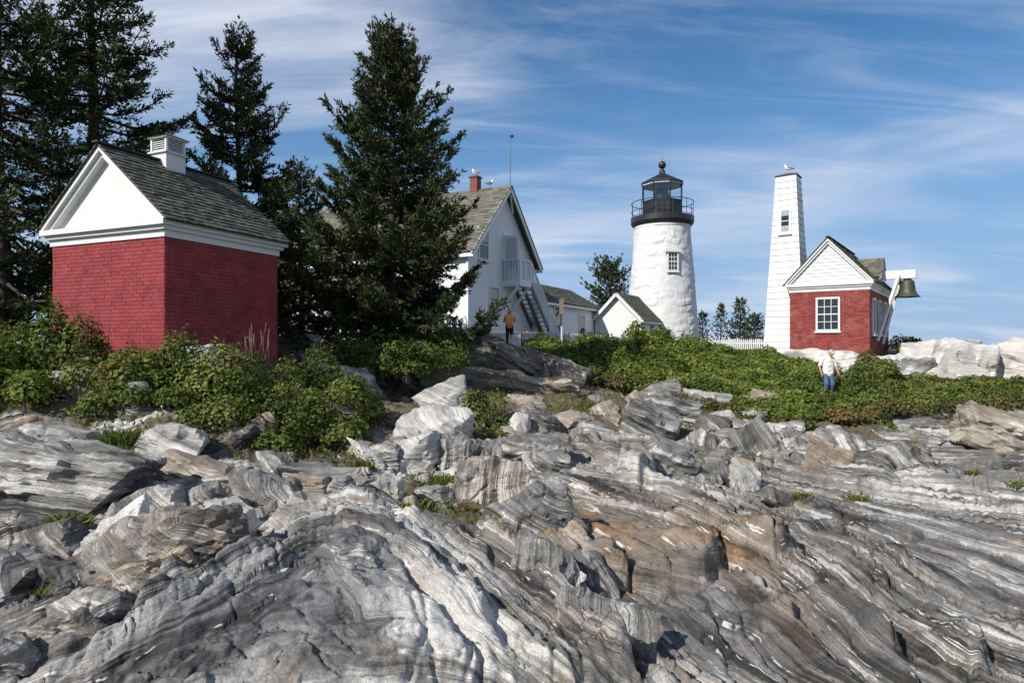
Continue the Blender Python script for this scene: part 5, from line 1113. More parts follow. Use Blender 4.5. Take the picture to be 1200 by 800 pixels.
conifer('spruce_tree', 'small dark spruce close to the right of the lighthouse', 824, 410, 52.0, 2.9, 0.75, 9, 0.6, 0.4, 0.30, 5, 0.4, blade=(0.25, 0.10), trunk=0.12, group='far trees beside the lighthouse')
conifer('spruce_tree', 'thin sparse spruce between the lighthouse and the bell tower', 845, 410, 66.0, 4.6, 1.15, 10, 0.7, 0.8, 0.42, 5, 0.35, blade=(0.30, 0.11), trunk=0.10, group='far trees beside the lighthouse')
conifer('spruce_tree', 'bushy far spruce just left of the bell tower', 867, 410, 66.0, 5.3, 1.5, 11, 0.6, 0.8, 0.40, 6, 0.42, blade=(0.32, 0.12), trunk=0.13, group='far trees beside the lighthouse')
conifer('spruce_tree', 'low far spruce touching the foot of the bell tower', 884, 410, 64.0, 3.4, 1.5, 12, 0.55, 0.5, 0.40, 6, 0.42, blade=(0.32, 0.12), trunk=0.12, group='far trees beside the lighthouse')

def shrub_mesh(name, mounds, mat, parent, n_per_m2, size, seed, red=0.03, bias=0.0, label=None):
    """leaves on and inside ellipsoid mounds (x, y, z centre, rx, rz)"""
    r = np.random.default_rng(seed); PP, NN, TN, SZ = [], [], [], []
    for (x, y, z, rx, rz) in mounds:
        n = int(n_per_m2*2*math.pi*rx*max(rx, rz)); d = r.normal(size=(n, 3)); d[:, 2] = np.abs(d[:, 2])*1.1-0.35; d /= np.linalg.norm(d, axis=1)[:, None]
        mb_ = r.normal()*0.13; mr_ = red*r.choice([0.2, 0.6, 1.0, 2.6])
        lump = 1+0.28*noise(d[:, 0]*2.2+x*3, d[:, 1]*2.2+y*3, d[:, 2]*2.2)
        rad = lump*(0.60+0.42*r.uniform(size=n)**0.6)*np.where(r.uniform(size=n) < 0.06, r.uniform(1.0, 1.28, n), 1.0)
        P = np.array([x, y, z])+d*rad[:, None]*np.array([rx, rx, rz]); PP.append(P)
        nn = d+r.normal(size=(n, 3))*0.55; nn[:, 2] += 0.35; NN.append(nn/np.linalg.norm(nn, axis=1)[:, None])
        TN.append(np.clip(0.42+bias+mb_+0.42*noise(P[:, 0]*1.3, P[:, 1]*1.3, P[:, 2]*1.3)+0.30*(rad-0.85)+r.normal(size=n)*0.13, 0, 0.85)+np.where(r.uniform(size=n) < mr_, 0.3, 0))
        SZ.append(size*r.uniform(0.5, 1.5, n)*r.uniform(0.8, 1.25))
    P = np.concatenate(PP); Nn = np.concatenate(NN); T = np.clip(np.concatenate(TN), 0, 1); Sz = np.concatenate(SZ)
    a = np.cross(Nn, r.normal(size=P.shape)); a /= np.linalg.norm(a, axis=1)[:, None]; b = np.cross(Nn, a); w = (Sz*0.34)[:, None]; L = (Sz*0.5)[:, None]
    fold = Nn*(Sz*0.10)[:, None]
    V = np.stack([P-a*L, P+b*w+fold, P+a*L, P-b*w+fold], 1).reshape(-1, 3); Q = np.arange(len(V)).reshape(-1, 4)
    T3 = np.concatenate([Q[:, [0, 1, 2]], Q[:, [0, 2, 3]]])
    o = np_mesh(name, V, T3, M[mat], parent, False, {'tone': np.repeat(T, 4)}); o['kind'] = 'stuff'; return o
def stems(parent, mounds, seed, n=5, mat='twig', out=1.05):
    r = random.Random(seed); m = MB()
    for (x, y, z, rx, rz) in mounds:
        for _ in range(n):
            a = r.uniform(0, 6.28); q = r.uniform(0.2, 1.0)*out; e = (x+rx*q*math.cos(a), y+rx*q*math.sin(a), z+rz*math.sqrt(max(0.05, 1.1-q*q)))
            m.tube([(x+0.3*rx*math.cos(a), y+0.3*rx*math.sin(a), z-rz), ((x+e[0])/2+r.uniform(-.05, .05), (y+e[1])/2, (z+e[2])/2), e], [0.010, 0.007, 0.003], 4, False)
    o = m.build('stems', M[mat], parent); o['kind'] = 'stuff'; return o
def shrub(name, label, mounds, mat, n, size, seed, red=0.03, bias=0.0, stem=4, cat='shrub', group=None, kind=None):
    c = np.mean([[m[0], m[1], m[2]-m[4]] for m in mounds], 0); root = empty(name, c, label, cat, group)
    loc = [(m[0]-c[0], m[1]-c[1], m[2]-c[2], m[3], m[4]) for m in mounds]
    shrub_mesh('foliage', loc, mat, root, n, size, seed, red, bias); stems(root, loc, seed, stem)
    if kind: root['kind'] = kind
    return root
def mound_px(px, py, Y, rx, h):
    """mound whose top shows at (px, py) at depth Y, h tall"""
    p = pix(px, py, Y); return (p.x, p.y, p.z-h*0.5, rx, h*0.5)
def thicket(seed, px0, px1, top, ymin, ymax, step, rx, hmul=1.0, hlo=0.35, avoid=(), edge=0.12):
    """mounds over the ground between depths ymin(px) and ymax(px); top(px) = outline of the crown line in the photograph"""
    r = np.random.default_rng(seed); out = []
    for Y in np.arange(min(ymin[1])-step, max(ymax[1])+step, step):
        for X in np.arange((px0-600)/F*Y, (px1-600)/F*Y, step):
            x, y = X+r.uniform(-.5, .5)*step, Y+r.uniform(-.5, .5)*step; px = 600+x/y*F
            a, b = np.interp(px, *ymin), np.interp(px, *ymax)
            if not (a < y < b and px0 < px < px1): continue
            if any(math.hypot(x-ax, y-ay) < ar for ax, ay, ar in avoid): continue
            g = float(hz(x, y)); s = (y-a)/(b-a); zt = (HY-np.interp(px, *top))/F*b
            h = max(hlo, (zt-float(hz(x*b/y, b)))*(0.55+0.45*s)*r.uniform(0.8, 1.12))*hmul; h = min(h, (zt-g)*1.08 if zt-g > hlo else hlo)*r.choice([0.55, 0.8, 0.9, 1.0, 1.1, 1.25, 1.5])
            out.append((x, y, g+h*0.40, rx*r.uniform(0.75, 1.3), h*0.58*r.uniform(0.85, 1.15)))
    return out
# left: rose and bayberry in front of the oil house
top_l = ([-200, 0, 45, 75, 110, 150, 190, 240, 290, 340, 385, 430], [372, 370, 368, 384, 392, 398, 402, 410, 420, 412, 418, 446])
ymin_l = ([-200, 0, 100, 170, 250, 330, 400, 430], [9.7, 9.8, 10.0, 9.9, 9.9, 10.2, 10.8, 11.4]); ymax_l = ([-200, 0, 200, 280, 330, 430], [11.9, 11.9, 11.5, 11.3, 12.6, 13.6])
LB = [('rose_bush', 'tall yellow green bush at the left edge under the spruce', -160, 72, 'leaf_bright', 0.05, 0.0), ('rose_bush', 'reddish bush with dry twigs below the left wall of the oil house', 72, 172, 'leaf', 0.16, -0.05),
      ('rose_bush', 'glossy green bush in front of the near corner of the oil house', 172, 292, 'leaf', 0.02, 0.08), ('rose_bush', 'green bush dotted with orange leaves right of the oil house corner', 292, 436, 'leaf', 0.07, 0.05)]
for i, (nm, lab, a, b, mt, red, bias) in enumerate(LB):
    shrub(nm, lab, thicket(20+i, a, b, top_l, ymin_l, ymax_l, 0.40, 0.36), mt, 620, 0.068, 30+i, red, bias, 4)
MD = [mound_px(*q) for q in [(412, 392, 16.8, 0.55, 1.1), (440, 382, 17.2, 0.6, 1.25), (470, 380, 17.3, 0.6, 1.3), (500, 384, 17.2, 0.6, 1.2), (528, 394, 16.8, 0.5, 1.0), (430, 404, 16.2, 0.55, 0.9), (462, 400, 16.0, 0.6, 1.0), (495, 402, 16.0, 0.6, 1.0), (520, 412, 16.0, 0.45, 0.7), (445, 416, 15.7, 0.45, 0.7), (480, 416, 15.6, 0.5, 0.7)]]
shrub('bayberry_bush', 'broad round green bush below the trunk of the middle spruce', MD, 'leaf_bright', 560, 0.075, 41, 0.02, 0.02)
shrub('low_bush', 'small low green bush above the long slab, right of the round bush', [mound_px(*q) for q in [(548, 418, 20.2, 0.5, 0.8), (568, 424, 20.4, 0.45, 0.7), (532, 422, 20.0, 0.45, 0.7)]], 'leaf_bright', 520, 0.075, 42)
shrub('low_bush', 'small bush growing between the white boulder and the curled stone', [mound_px(*q) for q in [(556, 456, 14.6, 0.32, 0.7), (580, 458, 14.8, 0.36, 0.75), (572, 474, 14.2, 0.34, 0.6), (590, 486, 14.0, 0.22, 0.5), (555, 480, 14.2, 0.26, 0.5), (582, 500, 13.4, 0.2, 0.4), (588, 516, 12.6, 0.16, 0.4)]], 'leaf', 620, 0.068, 43, 0.05, 0.05)
shrub('low_bush', 'dim brown green bush in the shade left of the white boulder', [mound_px(*q) for q in [(408, 452, 13.6, 0.4, 0.8), (430, 458, 13.6, 0.4, 0.8), (420, 480, 12.8, 0.4, 0.7), (404, 500, 12.2, 0.3, 0.6), (440, 484, 13.0, 0.3, 0.6)]], 'leaf_brown', 520, 0.07, 44)
# right: the thicket on the slope below the lighthouse
top_r = ([600, 640, 680, 715, 760, 800, 830, 880, 925, 955, 990, 1020, 1060, 1100, 1150, 1300], [396, 396, 398, 390, 388, 394, 402, 412, 424, 438, 432, 416, 438, 452, 462, 468])
ymin_r = ([600, 640, 700, 760, 830, 900, 960, 1000, 1100, 1200, 1300], [23.5, 22.0, 20.5, 19.3, 18.3, 17.4, 17.0, 17.6, 18.8, 20.0, 20.5]); ymax_r = ([600, 640, 760, 830, 900, 950, 1000, 1300], [27.0, 27.6, 29.0, 29.0, 28.4, 25.6, 24.2, 24.4])
man_p = pix(970, 470, 21.5)
av = [(man_p.x, man_p.y, 0.55), (man_p.x+0.1, man_p.y-0.7, 0.35)]
main = thicket(51, 612, 960, top_r, ymin_r, ymax_r, 0.50, 0.46, avoid=av); right = thicket(52, 960, 1260, top_r, ymin_r, ymax_r, 0.50, 0.46, avoid=av)
tf = lambda m: (m[1]-np.interp(600+m[0]/m[1]*F, *ymin_r)) < 0.75
def mass(lab, md, mt, n, size, seed, red, bias, name='rose_thicket'):
    t = shrub(name, lab, md, mt, n, size, seed, red, bias, 2, 'thicket'); t['kind'] = 'stuff'; return t
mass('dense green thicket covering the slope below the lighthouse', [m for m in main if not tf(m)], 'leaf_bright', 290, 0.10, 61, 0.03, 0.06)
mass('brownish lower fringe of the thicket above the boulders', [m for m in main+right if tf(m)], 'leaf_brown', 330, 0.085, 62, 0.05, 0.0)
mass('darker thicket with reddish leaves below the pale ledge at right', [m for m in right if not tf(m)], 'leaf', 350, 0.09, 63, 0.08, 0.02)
shrub('rose_bush', 'upright green bush at the corner of the bell house, right of the man', [mound_px(*q) for q in [(1018, 412, 23.2, 0.45, 1.0), (1034, 420, 23.0, 0.5, 0.9), (1008, 424, 22.8, 0.45, 0.9)]], 'leaf', 480, 0.085, 64, 0.05)
shrub('dark_bush', 'dark leafy shrub right of the bell house against the sky', [mound_px(*q) for q in [(1056, 392, 31, 0.6, 1.1), (1070, 396, 31.5, 0.6, 1.0), (1084, 402, 31, 0.5, 0.7)]], 'leaf', 420, 0.10, 65, 0.02, -0.3, 14)
shrub('low_bush', 'yellow green tuft of shrub just under the bell', [mound_px(*q) for q in [(1062, 402, 29, 0.4, 0.6), (1074, 404, 29, 0.4, 0.5)]], 'leaf_bright', 420, 0.09, 66)
for q, lab in [((650, 450, 18.6), 'small weedy bush right of the large brown slab'), ((690, 468, 17.4), 'weedy green patch under the thicket beside the tan stone'), ((800, 506, 15.6), 'yellow brown weeds in the dark hollow among the boulders'), ((1005, 488, 18.0), 'low bush in front of the thicket above the finely lined boulder'), ((1050, 494, 17.6), 'low bush right of the one above the finely lined boulder')]:
    shrub('low_bush', lab, [mound_px(q[0]+dx, q[1]+dy, q[2], 0.32, 0.5) for dx, dy in ((0, 0), (14, 5), (-12, 6))], 'leaf' if q[0] != 800 else 'leaf_brown', 480, 0.075, int(q[0]), 0.03)

def tuft(name, label, px, py, n, h, spread, seed, mat='grass', lean=0.25, cat='grass tuft', group=None, Y=None, leafy=False):
    r = np.random.default_rng(seed); g = ground(px, py) if Y is None else pix(px, py, Y); z0 = float(hz(g.x, g.y)); z0 = g.z if abs(z0-g.z) > 0.35 else z0
    root = empty(name, (g.x, g.y, z0), label, cat, group); VV, QQ, TT = [], [], []
    a = r.uniform(0, 6.28, n); q = spread*np.sqrt(r.uniform(0, 1, n)); b0 = np.stack([q*np.cos(a), q*np.sin(a)*0.8, np.full(n, -0.03)], -1)
    L = h*r.uniform(0.5, 1.1, n); dirn = np.stack([np.cos(a)*q/spread*lean+r.normal(size=n)*lean, np.sin(a)*q/spread*lean+r.normal(size=n)*lean, np.ones(n)], -1)
    dirn /= np.linalg.norm(dirn, axis=1)[:, None]; side = np.cross(dirn, r.normal(size=(n, 3))); side /= np.linalg.norm(side, axis=1)[:, None]; w = (0.006 if not leafy else 0.014)*r.uniform(0.7, 1.4, n)
    bend = np.stack([dirn[:, 0], dirn[:, 1], -0.25*np.ones(n)], -1)*0.5
    pts = [b0, b0+dirn*(L*0.5)[:, None], b0+(dirn+bend)*(L*0.95)[:, None]*0.9]
    V = np.stack([pts[0]-side*w[:, None], pts[0]+side*w[:, None], pts[1]+side*(w*0.8)[:, None], pts[1]-side*(w*0.8)[:, None], pts[2]+side*(w*0.15)[:, None], pts[2]-side*(w*0.15)[:, None]], 1).reshape(-1, 3)
    i = np.arange(n)[:, None]*6; Q = np.concatenate([i+np.array([[0, 1, 2, 3]]), i+np.array([[3, 2, 4, 5]])])
    o = np_mesh('blades', V, Q, M[mat], root, False, {'tone': np.repeat(np.clip(r.normal(0.45, 0.25, n), 0, 1), 6)}); o['kind'] = 'stuff'; return root
tuft('grass_tuft', 'thick yellow green tuft growing under the big left slab', 80, 612, 520, 0.26, 0.17, 1, leafy=True)
gt = tuft('grass_tuft', 'green grass tuft with yellow flowers below the striped block', 566, 636, 420, 0.34, 0.20, 2)
tuft('grass_tuft', 'dry grass tuft in front of the one with yellow flowers', 575, 652, 200, 0.22, 0.17, 3)
tuft('weed_patch', 'green weeds with white flowers left of the striped block', 505, 566, 320, 0.24, 0.36, 4, leafy=True); tuft('weed_patch', 'low green weeds at the foot of the white and black stone', 478, 600, 200, 0.18, 0.28, 5, leafy=True)
tuft('grass_tuft', 'dry straw grass below the dark pointed rock', 318, 548, 220, 0.32, 0.2, 6); tuft('weed_patch', 'little green plant beside the pale wedge of rock', 290, 592, 140, 0.18, 0.13, 7, leafy=True)
tuft('weed_patch', 'green weed in front of the flat slab left of centre', 424, 552, 180, 0.26, 0.14, 8, leafy=True); tuft('weed_patch', 'yellow green weed against the plank shaped slab', 132, 534, 200, 0.22, 0.22, 9, leafy=True)
tuft('weed_patch', 'upright leafy weeds below the left bushes', 145, 520, 260, 0.34, 0.25, 10, 'leaf_bright', leafy=True); tuft('grass_tuft', 'rusty dry tuft in the crack right of the striped dome', 612, 690, 160, 0.22, 0.10, 11, 'leaf_brown')
tuft('grass_tuft', 'small tuft in the crack at the lower left', 45, 712, 60, 0.2, 0.05, 12); tuft('grass_tuft', 'tiny tuft on the dark rock at bottom left of centre', 292, 775, 50, 0.10, 0.06, 13)
for k, (x, y) in enumerate([(940, 588), (1008, 592), (1094, 580), (1140, 568), (1190, 575), (510, 590), (668, 600), (700, 520), (760, 500), (980, 630), (880, 500), (1070, 520), (1130, 490), (1180, 540), (545, 560), (620, 600), (640, 530), (470, 620), (655, 585), (350, 608)]):
    tuft('grass_tuft', 'little green tuft growing in a crack of the ledge', x, y, 90, 0.15 if y < 600 else 0.1, 0.14, 50+k, group='little tufts in the cracks', leafy=True)
def dots(name, label, spots, mat, rad, parent=None):
    """flower heads, each a small five sided disc, joined into the plant's flower part"""
    m = MB()
    for (x, y, z) in spots: m.lathe([(rad*0.3, z-rad*0.3), (rad, z), (rad*0.4, z+rad*0.5)], 6, c=(x, y))
    o = m.build(name, M[mat], parent); o['kind'] = 'stuff'; return o
r = random.Random(8)
dots('flowers', '', [(r.uniform(0.02, 0.22), r.uniform(-0.1, 0.1), r.uniform(0.22, 0.38)) for _ in range(40)], 'flower_yellow', 0.010, gt)
wp = [o for o in C.objects if o.get('label') == 'green weeds with white flowers left of the striped block'][0]
dots('flowers', '', [(r.uniform(-0.35, 0.35), r.uniform(-0.25, 0.25), r.uniform(0.15, 0.26)) for _ in range(26)], 'flower_white', 0.013, wp)
for lab, n, xr, yr, zr, mt in (('green bush dotted with orange leaves right of the oil house corner', 110, 0.95, 0.9, (0.35, 0.85), 'hip'), ('reddish bush with dry twigs below the left wall of the oil house', 70, 0.7, 0.8, (0.3, 0.9), 'hip')):
    o = [q for q in C.objects if q.get('label') == lab][0]
    fo = [c for c in o.children if c.name.startswith('foliage')][0]; n_v = len(fo.data.vertices); rr = random.Random(4)
    dots('rose_hips', '', [tuple(fo.data.vertices[rr.randrange(n_v)].co*1.01) for _ in range(n)], mt, 0.014, o)
# dry stalks standing against the walls of the oil house
r = random.Random(12); m = MB()
for k in range(16):
    p0 = pix(r.uniform(88, 128), 405, 11.8); x, y = r.uniform(-0.05, 0.05), r.uniform(-0.05, 0.05)
    m.tube([p0, p0+Vector((x, y, 0.45)), p0+Vector((x*3, y*3, r.uniform(0.6, 0.85)))], [0.006, 0.004, 0.003], 4, False)
o = m.build('dry_stalks', M['twig']); tag(o, 'thin dry stalks in front of the lit brick wall of the oil house', 'dry grass', None, 'stuff')
m = MB()
for k in range(14):
    p0 = pix(r.uniform(286, 318), 425, 11.6); x = r.uniform(-0.06, 0.06); zt = r.uniform(0.25, 0.55)
    m.tube([p0, p0+Vector((x, 0, zt)), p0+Vector((x*1.4, 0, zt+0.04)), p0+Vector((x*1.6, 0, zt+0.16)), p0+Vector((x*1.7, 0, zt+0.2))], [0.003, 0.003, 0.008, 0.006, 0.002], 5, False)
o = m.build('dry_stalks', M['twig']); tag(o, 'dry seed heads standing against the shaded wall of the oil house', 'dry grass', None, 'stuff')

# low weeds and moss over the soil between the rocks: too many to count
rg = np.random.default_rng(77); ok = (soilm > 0.35) & (Y_ > 7) & (Y_ < 24) & (np.abs(U_) < 0.95); ii = np.nonzero(ok.ravel())[0]
area = (Y_*(Ur[1]-Ur[0])*np.gradient(Yr)[None, :]).ravel()[ii]; wgt = area*np.clip(noise(X_.ravel()[ii]*0.9, Y_.ravel()[ii]*0.9, 3.0)+0.15, 0, 1); wgt /= wgt.sum()
pick = rg.choice(ii, 26000, p=wgt); P = np.stack([X_.ravel()[pick], Y_.ravel()[pick], Z.ravel()[pick]], -1)+rg.normal(size=(len(pick), 3))*np.array([0.03, 0.03, 0.0]); P[:, 2] += rg.uniform(0, 0.10, len(pick))
D = rg.normal(size=P.shape); D[:, 2] = np.abs(D[:, 2])+0.3; D /= np.linalg.norm(D, axis=1)[:, None]
V, Q = blades(P, D, rg.uniform(0.05, 0.13, len(P)), rg.uniform(0.02, 0.045, len(P)), rg)
o = np_mesh('ground_cover', V, Q, M['grass'], None, False, {'tone': np.repeat(np.clip(rg.normal(0.4, 0.25, len(P)), 0, 1), 4)}); tag(o, 'low weeds and moss on the soil between the rocks', 'ground cover', None, 'stuff')
# ------------------------------------------------------------------ people and gulls
def remeshed(name, chains, mat, parent, voxel=0.010, smooth=2):
    """tapered limbs (lists of (point, radius)) fused into one continuous skin"""
    D, Fc = ico(2); VV, FF = [], []
    for ch in chains:
        for (p, r), (q_, s) in zip(ch, ch[1:] if len(ch) > 1 else ch):
            p, q_ = np.array(p), np.array(q_); n = max(1, int(np.linalg.norm(q_-p)/(0.5*min(r, s))))
            for i in range(n+1): f = i/n; FF.append(Fc+len(D)*len(VV)); VV.append(D*(r+(s-r)*f)+p+(q_-p)*f)
    ob = np_mesh(name, np.concatenate(VV), np.concatenate(FF), None)
    md = ob.modifiers.new('r', 'REMESH'); md.mode = 'VOXEL'; md.voxel_size = voxel; md.use_smooth_shade = True
    sm = ob.modifiers.new('s', 'SMOOTH'); sm.iterations = smooth; sm.factor = 0.5
    dg = bpy.context.evaluated_depsgraph_get(); new = bpy.data.meshes.new_from_object(ob.evaluated_get(dg)); bpy.data.objects.remove(ob)
    new.name = name; new.materials.clear(); new.materials.append(mat); new.polygons.foreach_set('use_smooth', [True]*len(new.polygons))
    return link(bpy.data.objects.new(name, new), parent)
skin = simple_mat('skin', (0.42, 0.23, 0.16), 0.5, 0.08, 12)
def hand(w, d, up, sc=1.0, curl=0.5):
    """palm and five bent fingers; w wrist, d direction of the hand, up = thumb side"""
    w = Vector(w); d = Vector(d).normalized(); u = Vector(up); u = (u-d*u.dot(d)).normalized(); n = d.cross(u)
    ch = [[(w, 0.024*sc), (w+d*0.05*sc+u*0.018*sc, 0.022*sc), (w+d*0.085*sc+u*0.022*sc, 0.014*sc)], [(w, 0.022*sc), (w+d*0.045*sc-u*0.018*sc, 0.022*sc), (w+d*0.08*sc-u*0.025*sc, 0.014*sc)]]
    for k, L in enumerate((0.070, 0.080, 0.074, 0.056)):
        b = w+d*0.082*sc+u*(0.030-0.020*k)*sc; m1 = b+(d-n*curl*0.4).normalized()*L*0.5*sc; m2 = m1+(d*0.7-n*curl).normalized()*L*0.5*sc
        ch.append([(b, 0.010*sc), (m1, 0.009*sc), (m2, 0.008*sc)])
    t = w+d*0.03*sc+u*0.03*sc; ch.append([(t, 0.012*sc), (t+(d*0.6+u*0.8)*0.035*sc, 0.011*sc), (t+(d*1.0+u*0.6)*0.065*sc, 0.009*sc)]); return ch
def head_parts(c, f, H=0.235):
    """head with face looking along f: skull, jaw, nose, ears"""
    c = Vector(c); f = Vector(f).normalized(); s = f.cross(Vector((0, 0, 1))).normalized(); u = s.cross(f)
    return [[(c+u*0.03-f*0.015, 0.092)], [(c+u*0.0+f*0.018, 0.080)], [(c-u*0.055+f*0.035, 0.055), (c-u*0.075+f*0.05, 0.040)], [(c+f*0.094+u*0.012, 0.010), (c+f*0.108-u*0.018, 0.015)], [(c+s*0.083-f*0.005-u*0.012, 0.018)], [(c-s*0.083-f*0.005-u*0.012, 0.018)],
            [(c+f*0.082-u*0.05+s*0.02, 0.012), (c+f*0.082-u*0.05-s*0.02, 0.012)]]
def eyes(parent, c, f):
    c = Vector(c); f = Vector(f).normalized(); s = f.cross(Vector((0, 0, 1))).normalized(); u = s.cross(f)
    for k in (-1, 1): e = MB().lathe([(0.002, -0.010), (0.010, -0.004), (0.010, 0.004), (0.002, 0.010)], 10); o = e.build('eye', M['inside'], parent, True); o.location = c+f*0.086+u*0.014+s*0.032*k
# the man walking through the thicket
g = float(hz(man_p.x, man_p.y)); zf_ = (HY-409)/F*21.5-1.76*0.93
man = empty('person', (man_p.x, man_p.y, zf_), 'man in white short sleeved shirt, jeans and cap wading through the green thicket', 'person', 'people on the shore'); man.scale = (0.93,)*3
sh_l, sh_r = Vector((0.195, 0.02, 1.40)), Vector((-0.20, -0.03, 1.42)); el_l, el_r = Vector((0.285, -0.03, 1.13)), Vector((-0.31, -0.02, 1.14)); wr_l, wr_r = Vector((0.315, -0.16, 0.90)), Vector((-0.29, -0.12, 0.89))
hp_l, hp_r = Vector((0.095, 0, 0.92)), Vector((-0.095, 0, 0.92)); kn_l, kn_r = Vector((0.13, -0.10, 0.49)), Vector((-0.12, -0.16, 0.50)); an_l, an_r = Vector((0.14, 0.06, 0.09)), Vector((-0.13, -0.06, 0.09))
hc = Vector((0.075, -0.10, 1.605)); fdir = Vector((0.25, -0.85, -0.45))
body = [[((0, 0, 0.95), 0.135), ((0.0, 0.0, 1.12), 0.135), ((0, -0.01, 1.30), 0.140), ((0.01, -0.02, 1.40), 0.11), ((0.045, -0.05, 1.50), 0.055), (hc-Vector((0.01, -0.01, 0.04)), 0.05)],
    [(sh_l, 0.058), (el_l, 0.044), (wr_l, 0.029)], [(sh_r, 0.058), (el_r, 0.044), (wr_r, 0.029)], [((0, 0, 1.38), 0.09), (sh_l, 0.06)], [((0, 0, 1.38), 0.09), (sh_r, 0.06)],
    [(hp_l, 0.095), (kn_l, 0.062), (an_l, 0.042), (an_l+Vector((0.03, -0.14, -0.05)), 0.036)], [(hp_r, 0.095), (kn_r, 0.062), (an_r, 0.042), (an_r+Vector((-0.02, -0.15, -0.05)), 0.036)]]
body += hand(wr_l, (0.05, -0.25, -1), (-0.2, -1, -0.2))+hand(wr_r, (0.03, -0.2, -1), (0.2, -1, -0.2))+head_parts(hc, fdir)
bo_ = remeshed('body', body, skin, man, 0.012); eyes(bo_, hc, fdir)
shirt = [[((0, 0, 0.86), 0.168), ((0, 0, 1.02), 0.165), ((0, -0.01, 1.18), 0.162), ((0, -0.01, 1.32), 0.156), ((0.01, -0.02, 1.41), 0.118), ((0.03, -0.035, 1.47), 0.075)], [((-0.07, -0.03, 0.9), 0.13), ((-0.08, -0.02, 1.3), 0.125)], [((0.07, -0.03, 0.9), 0.13), ((0.08, -0.02, 1.3), 0.125)],
    [(sh_l-Vector((0.08, 0, 0)), 0.085), (sh_l, 0.078), (sh_l.lerp(el_l, 0.85), 0.072)], [(sh_r+Vector((0.08, 0, 0)), 0.085), (sh_r, 0.078), (sh_r.lerp(el_r, 0.85), 0.072)]]
remeshed('shirt', shirt, simple_mat('white_shirt', (0.66, 0.65, 0.62), 0.85, 0.08, 10, 0.4), man, 0.016)
remeshed('jeans', [[((0, 0, 0.94), 0.150), ((0, 0, 0.86), 0.145)], [(hp_l, 0.115), (kn_l, 0.085), (an_l+Vector((0, 0, 0.02)), 0.065)], [(hp_r, 0.115), (kn_r, 0.085), (an_r+Vector((0, 0, 0.02)), 0.065)]], simple_mat('blue_denim', (0.06, 0.105, 0.20), 0.9, 0.2, 14, 0.4), man, 0.012)
fh = Vector((0.28, -0.96, -0.25)).normalized()
remeshed('cap', [[(hc+Vector((0, 0.01, 0.055)), 0.100)], [(hc+fh*0.085+Vector((0, 0, 0.050)), 0.030), (hc+fh*0.165+Vector((0, 0, 0.020)), 0.020)], [(hc+fh*0.08+Vector((0.04, 0, 0.045)), 0.02), (hc+fh*0.14+Vector((0.04, 0, 0.02)), 0.016)], [(hc+fh*0.08+Vector((-0.04, 0, 0.045)), 0.02), (hc+fh*0.14+Vector((-0.04, 0, 0.02)), 0.016)]], simple_mat('grey_cap', (0.36, 0.38, 0.36), 0.85, 0.1, 12), man, 0.010)
# the woman taking a picture of the lighthouse
wp_ = pix(597, 407, 26.5); wz_ = (HY-406.5)/F*26.5
wom = empty('person', (wp_.x, wp_.y, wz_), 'person in orange top and black leggings seen from behind, holding a camera to the face', 'person', 'people on the shore')
hc = Vector((0.0, 0.05, 1.47)); fd = Vector((0.15, 1, 0.05))
sL, sR = Vector((-0.165, 0.01, 1.27)), Vector((0.165, 0.01, 1.27)); eL, eR = Vector((-0.235, 0.10, 1.06)), Vector((0.235, 0.10, 1.06)); wL, wR = Vector((-0.10, 0.24, 1.33)), Vector((0.10, 0.24, 1.33))
body = [[((0, 0, 0.86), 0.125), ((0, 0, 1.02), 0.105), ((0, 0, 1.20), 0.115), ((0, 0.0, 1.28), 0.085), ((0, 0.02, 1.36), 0.045), ((0, 0.04, 1.44), 0.045)], [((0, 0, 1.25), 0.08), (sL, 0.05), (eL, 0.038), (wL, 0.026)], [((0, 0, 1.25), 0.08), (sR, 0.05), (eR, 0.038), (wR, 0.026)],
    [((-0.08, 0, 0.84), 0.085), ((-0.085, -0.01, 0.45), 0.055), ((-0.09, 0.02, 0.08), 0.036), ((-0.10, 0.14, 0.035), 0.034)], [((0.08, 0, 0.84), 0.085), ((0.10, 0.0, 0.45), 0.055), ((0.12, 0.04, 0.08), 0.036), ((0.14, 0.16, 0.035), 0.034)]]
body += hand(wL, (0.5, 0.2, 0.6), (0, 0.3, 1), 0.9, 0.7)+hand(wR, (-0.5, 0.2, 0.6), (0, 0.3, 1), 0.9, 0.7)+head_parts(hc, fd)
bo_ = remeshed('body', body, skin, wom, 0.012); eyes(bo_, hc, fd)
remeshed('top', [[((0, 0, 0.86), 0.150), ((0, 0, 1.0), 0.135), ((0, -0.01, 1.2), 0.138), ((0, 0, 1.29), 0.095)], [((-0.06, -0.05, 0.95), 0.12), ((-0.06, -0.05, 1.2), 0.115)], [((0.06, -0.05, 0.95), 0.12), ((0.06, -0.05, 1.2), 0.115)], [(sL*1.0, 0.066), (sL.lerp(eL, 0.5), 0.058)], [(sR*1.0, 0.066), (sR.lerp(eR, 0.5), 0.058)], [((0, 0, 1.27), 0.08), (sL, 0.065)], [((0, 0, 1.27), 0.08), (sR, 0.065)]],
    simple_mat('orange_fabric', (0.80, 0.27, 0.07), 0.8, 0.15, 8, 0.4), wom, 0.012)
remeshed('leggings', [[((0, 0, 0.88), 0.135), ((0, 0, 0.82), 0.135)], [((-0.08, 0, 0.84), 0.098), ((-0.085, -0.01, 0.45), 0.066), ((-0.09, 0.02, 0.12), 0.045)], [((0.08, 0, 0.84), 0.098), ((0.10, 0.0, 0.45), 0.066), ((0.12, 0.04, 0.12), 0.045)]], simple_mat('black_leggings', (0.015, 0.016, 0.022), 0.8, 0.2), wom, 0.010)
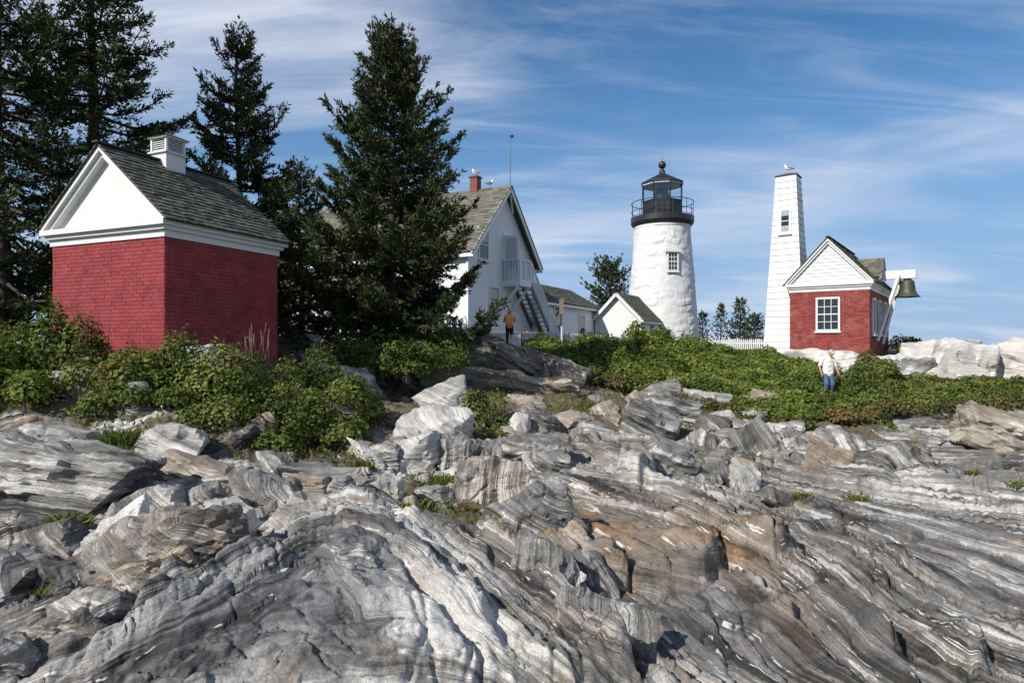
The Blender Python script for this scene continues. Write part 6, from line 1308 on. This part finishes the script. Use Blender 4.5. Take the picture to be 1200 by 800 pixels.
remeshed('hair', [[(hc+Vector((0, -0.015, 0.045)), 0.100)], [(hc+Vector((0, -0.04, 0.0)), 0.088), (hc+Vector((0, -0.06, -0.10)), 0.055), (hc+Vector((0, -0.07, -0.16)), 0.03)], [(hc+Vector((0, -0.06, 0.10)), 0.05)]], simple_mat('blond_hair', (0.30, 0.21, 0.12), 0.6, 0.3, 20, 0.6), wom, 0.010)
cm = MB().box(-0.07, -0.03, -0.045, 0.07, 0.03, 0.045).build('handheld_camera', M['black']); cm.location = Vector(wom.location)+Vector((0, 0.33, 1.42)); tag(cm, 'small black camera held up by the person in orange', 'camera')
MB().tube([(0, 0.03, 0), (0, 0.08, 0)], [0.035, 0.033], 14).build('camera_lens', M['black'], cm)
# gulls
gw = simple_mat('gull_white', (0.78, 0.78, 0.77), 0.7); gg = simple_mat('gull_grey', (0.30, 0.31, 0.33), 0.7); gy = simple_mat('gull_beak', (0.60, 0.42, 0.06), 0.5)
def gull(label, loc, rz):
    o = empty('gull', loc, label, 'gull', 'gulls perched on the roofs', rz)
    remeshed('body', [[((-0.17, 0, 0.19), 0.035), ((-0.08, 0, 0.20), 0.07), ((0.04, 0, 0.22), 0.082), ((0.11, 0, 0.27), 0.055), ((0.135, 0, 0.33), 0.042), ((0.15, 0, 0.365), 0.046)], [((-0.17, 0, 0.19), 0.03), ((-0.27, 0, 0.18), 0.018)]], gw, o, 0.014, 2)
    for s in (-1, 1):
        remeshed('wing', [[((0.06, 0.062*s, 0.25), 0.034), ((-0.08, 0.07*s, 0.235), 0.036), ((-0.20, 0.04*s, 0.205), 0.020), ((-0.31, 0.015*s, 0.195), 0.009)]], gg, o, 0.010, 1)
        MB().tube([(0.0, 0.03*s, 0.16), (0.01, 0.03*s, 0.02), (0.01, 0.03*s, 0.008), (0.06, 0.035*s, 0.006)], [0.008, 0.006, 0.008, 0.006], 6).build('leg', gy, o)
        MB().lathe([(0.001, -0.006), (0.006, 0), (0.001, 0.006)], 8).build('eye', M['inside'], o).location = (0.168, 0.040*s, 0.375)
    MB().tube([(0.185, 0, 0.362), (0.22, 0, 0.357), (0.245, 0, 0.345)], [0.016, 0.012, 0.004], 8).build('beak', gy, o); return o
def on_house(x, y, z): return kh.matrix_basis@Vector((x, y, z))
gull('gull standing on the red chimney of the keepers house', on_house(0, 1.55, KA+0.70), 2.6)
gull('gull standing on the roof ridge between chimney and mast', on_house(0, 0.75, KA+0.08), 0.5)
gull('gull perched on top of the white bell tower', tow.matrix_basis@Vector((-b0/2, b0/2, TH+0.23)), 2.9)
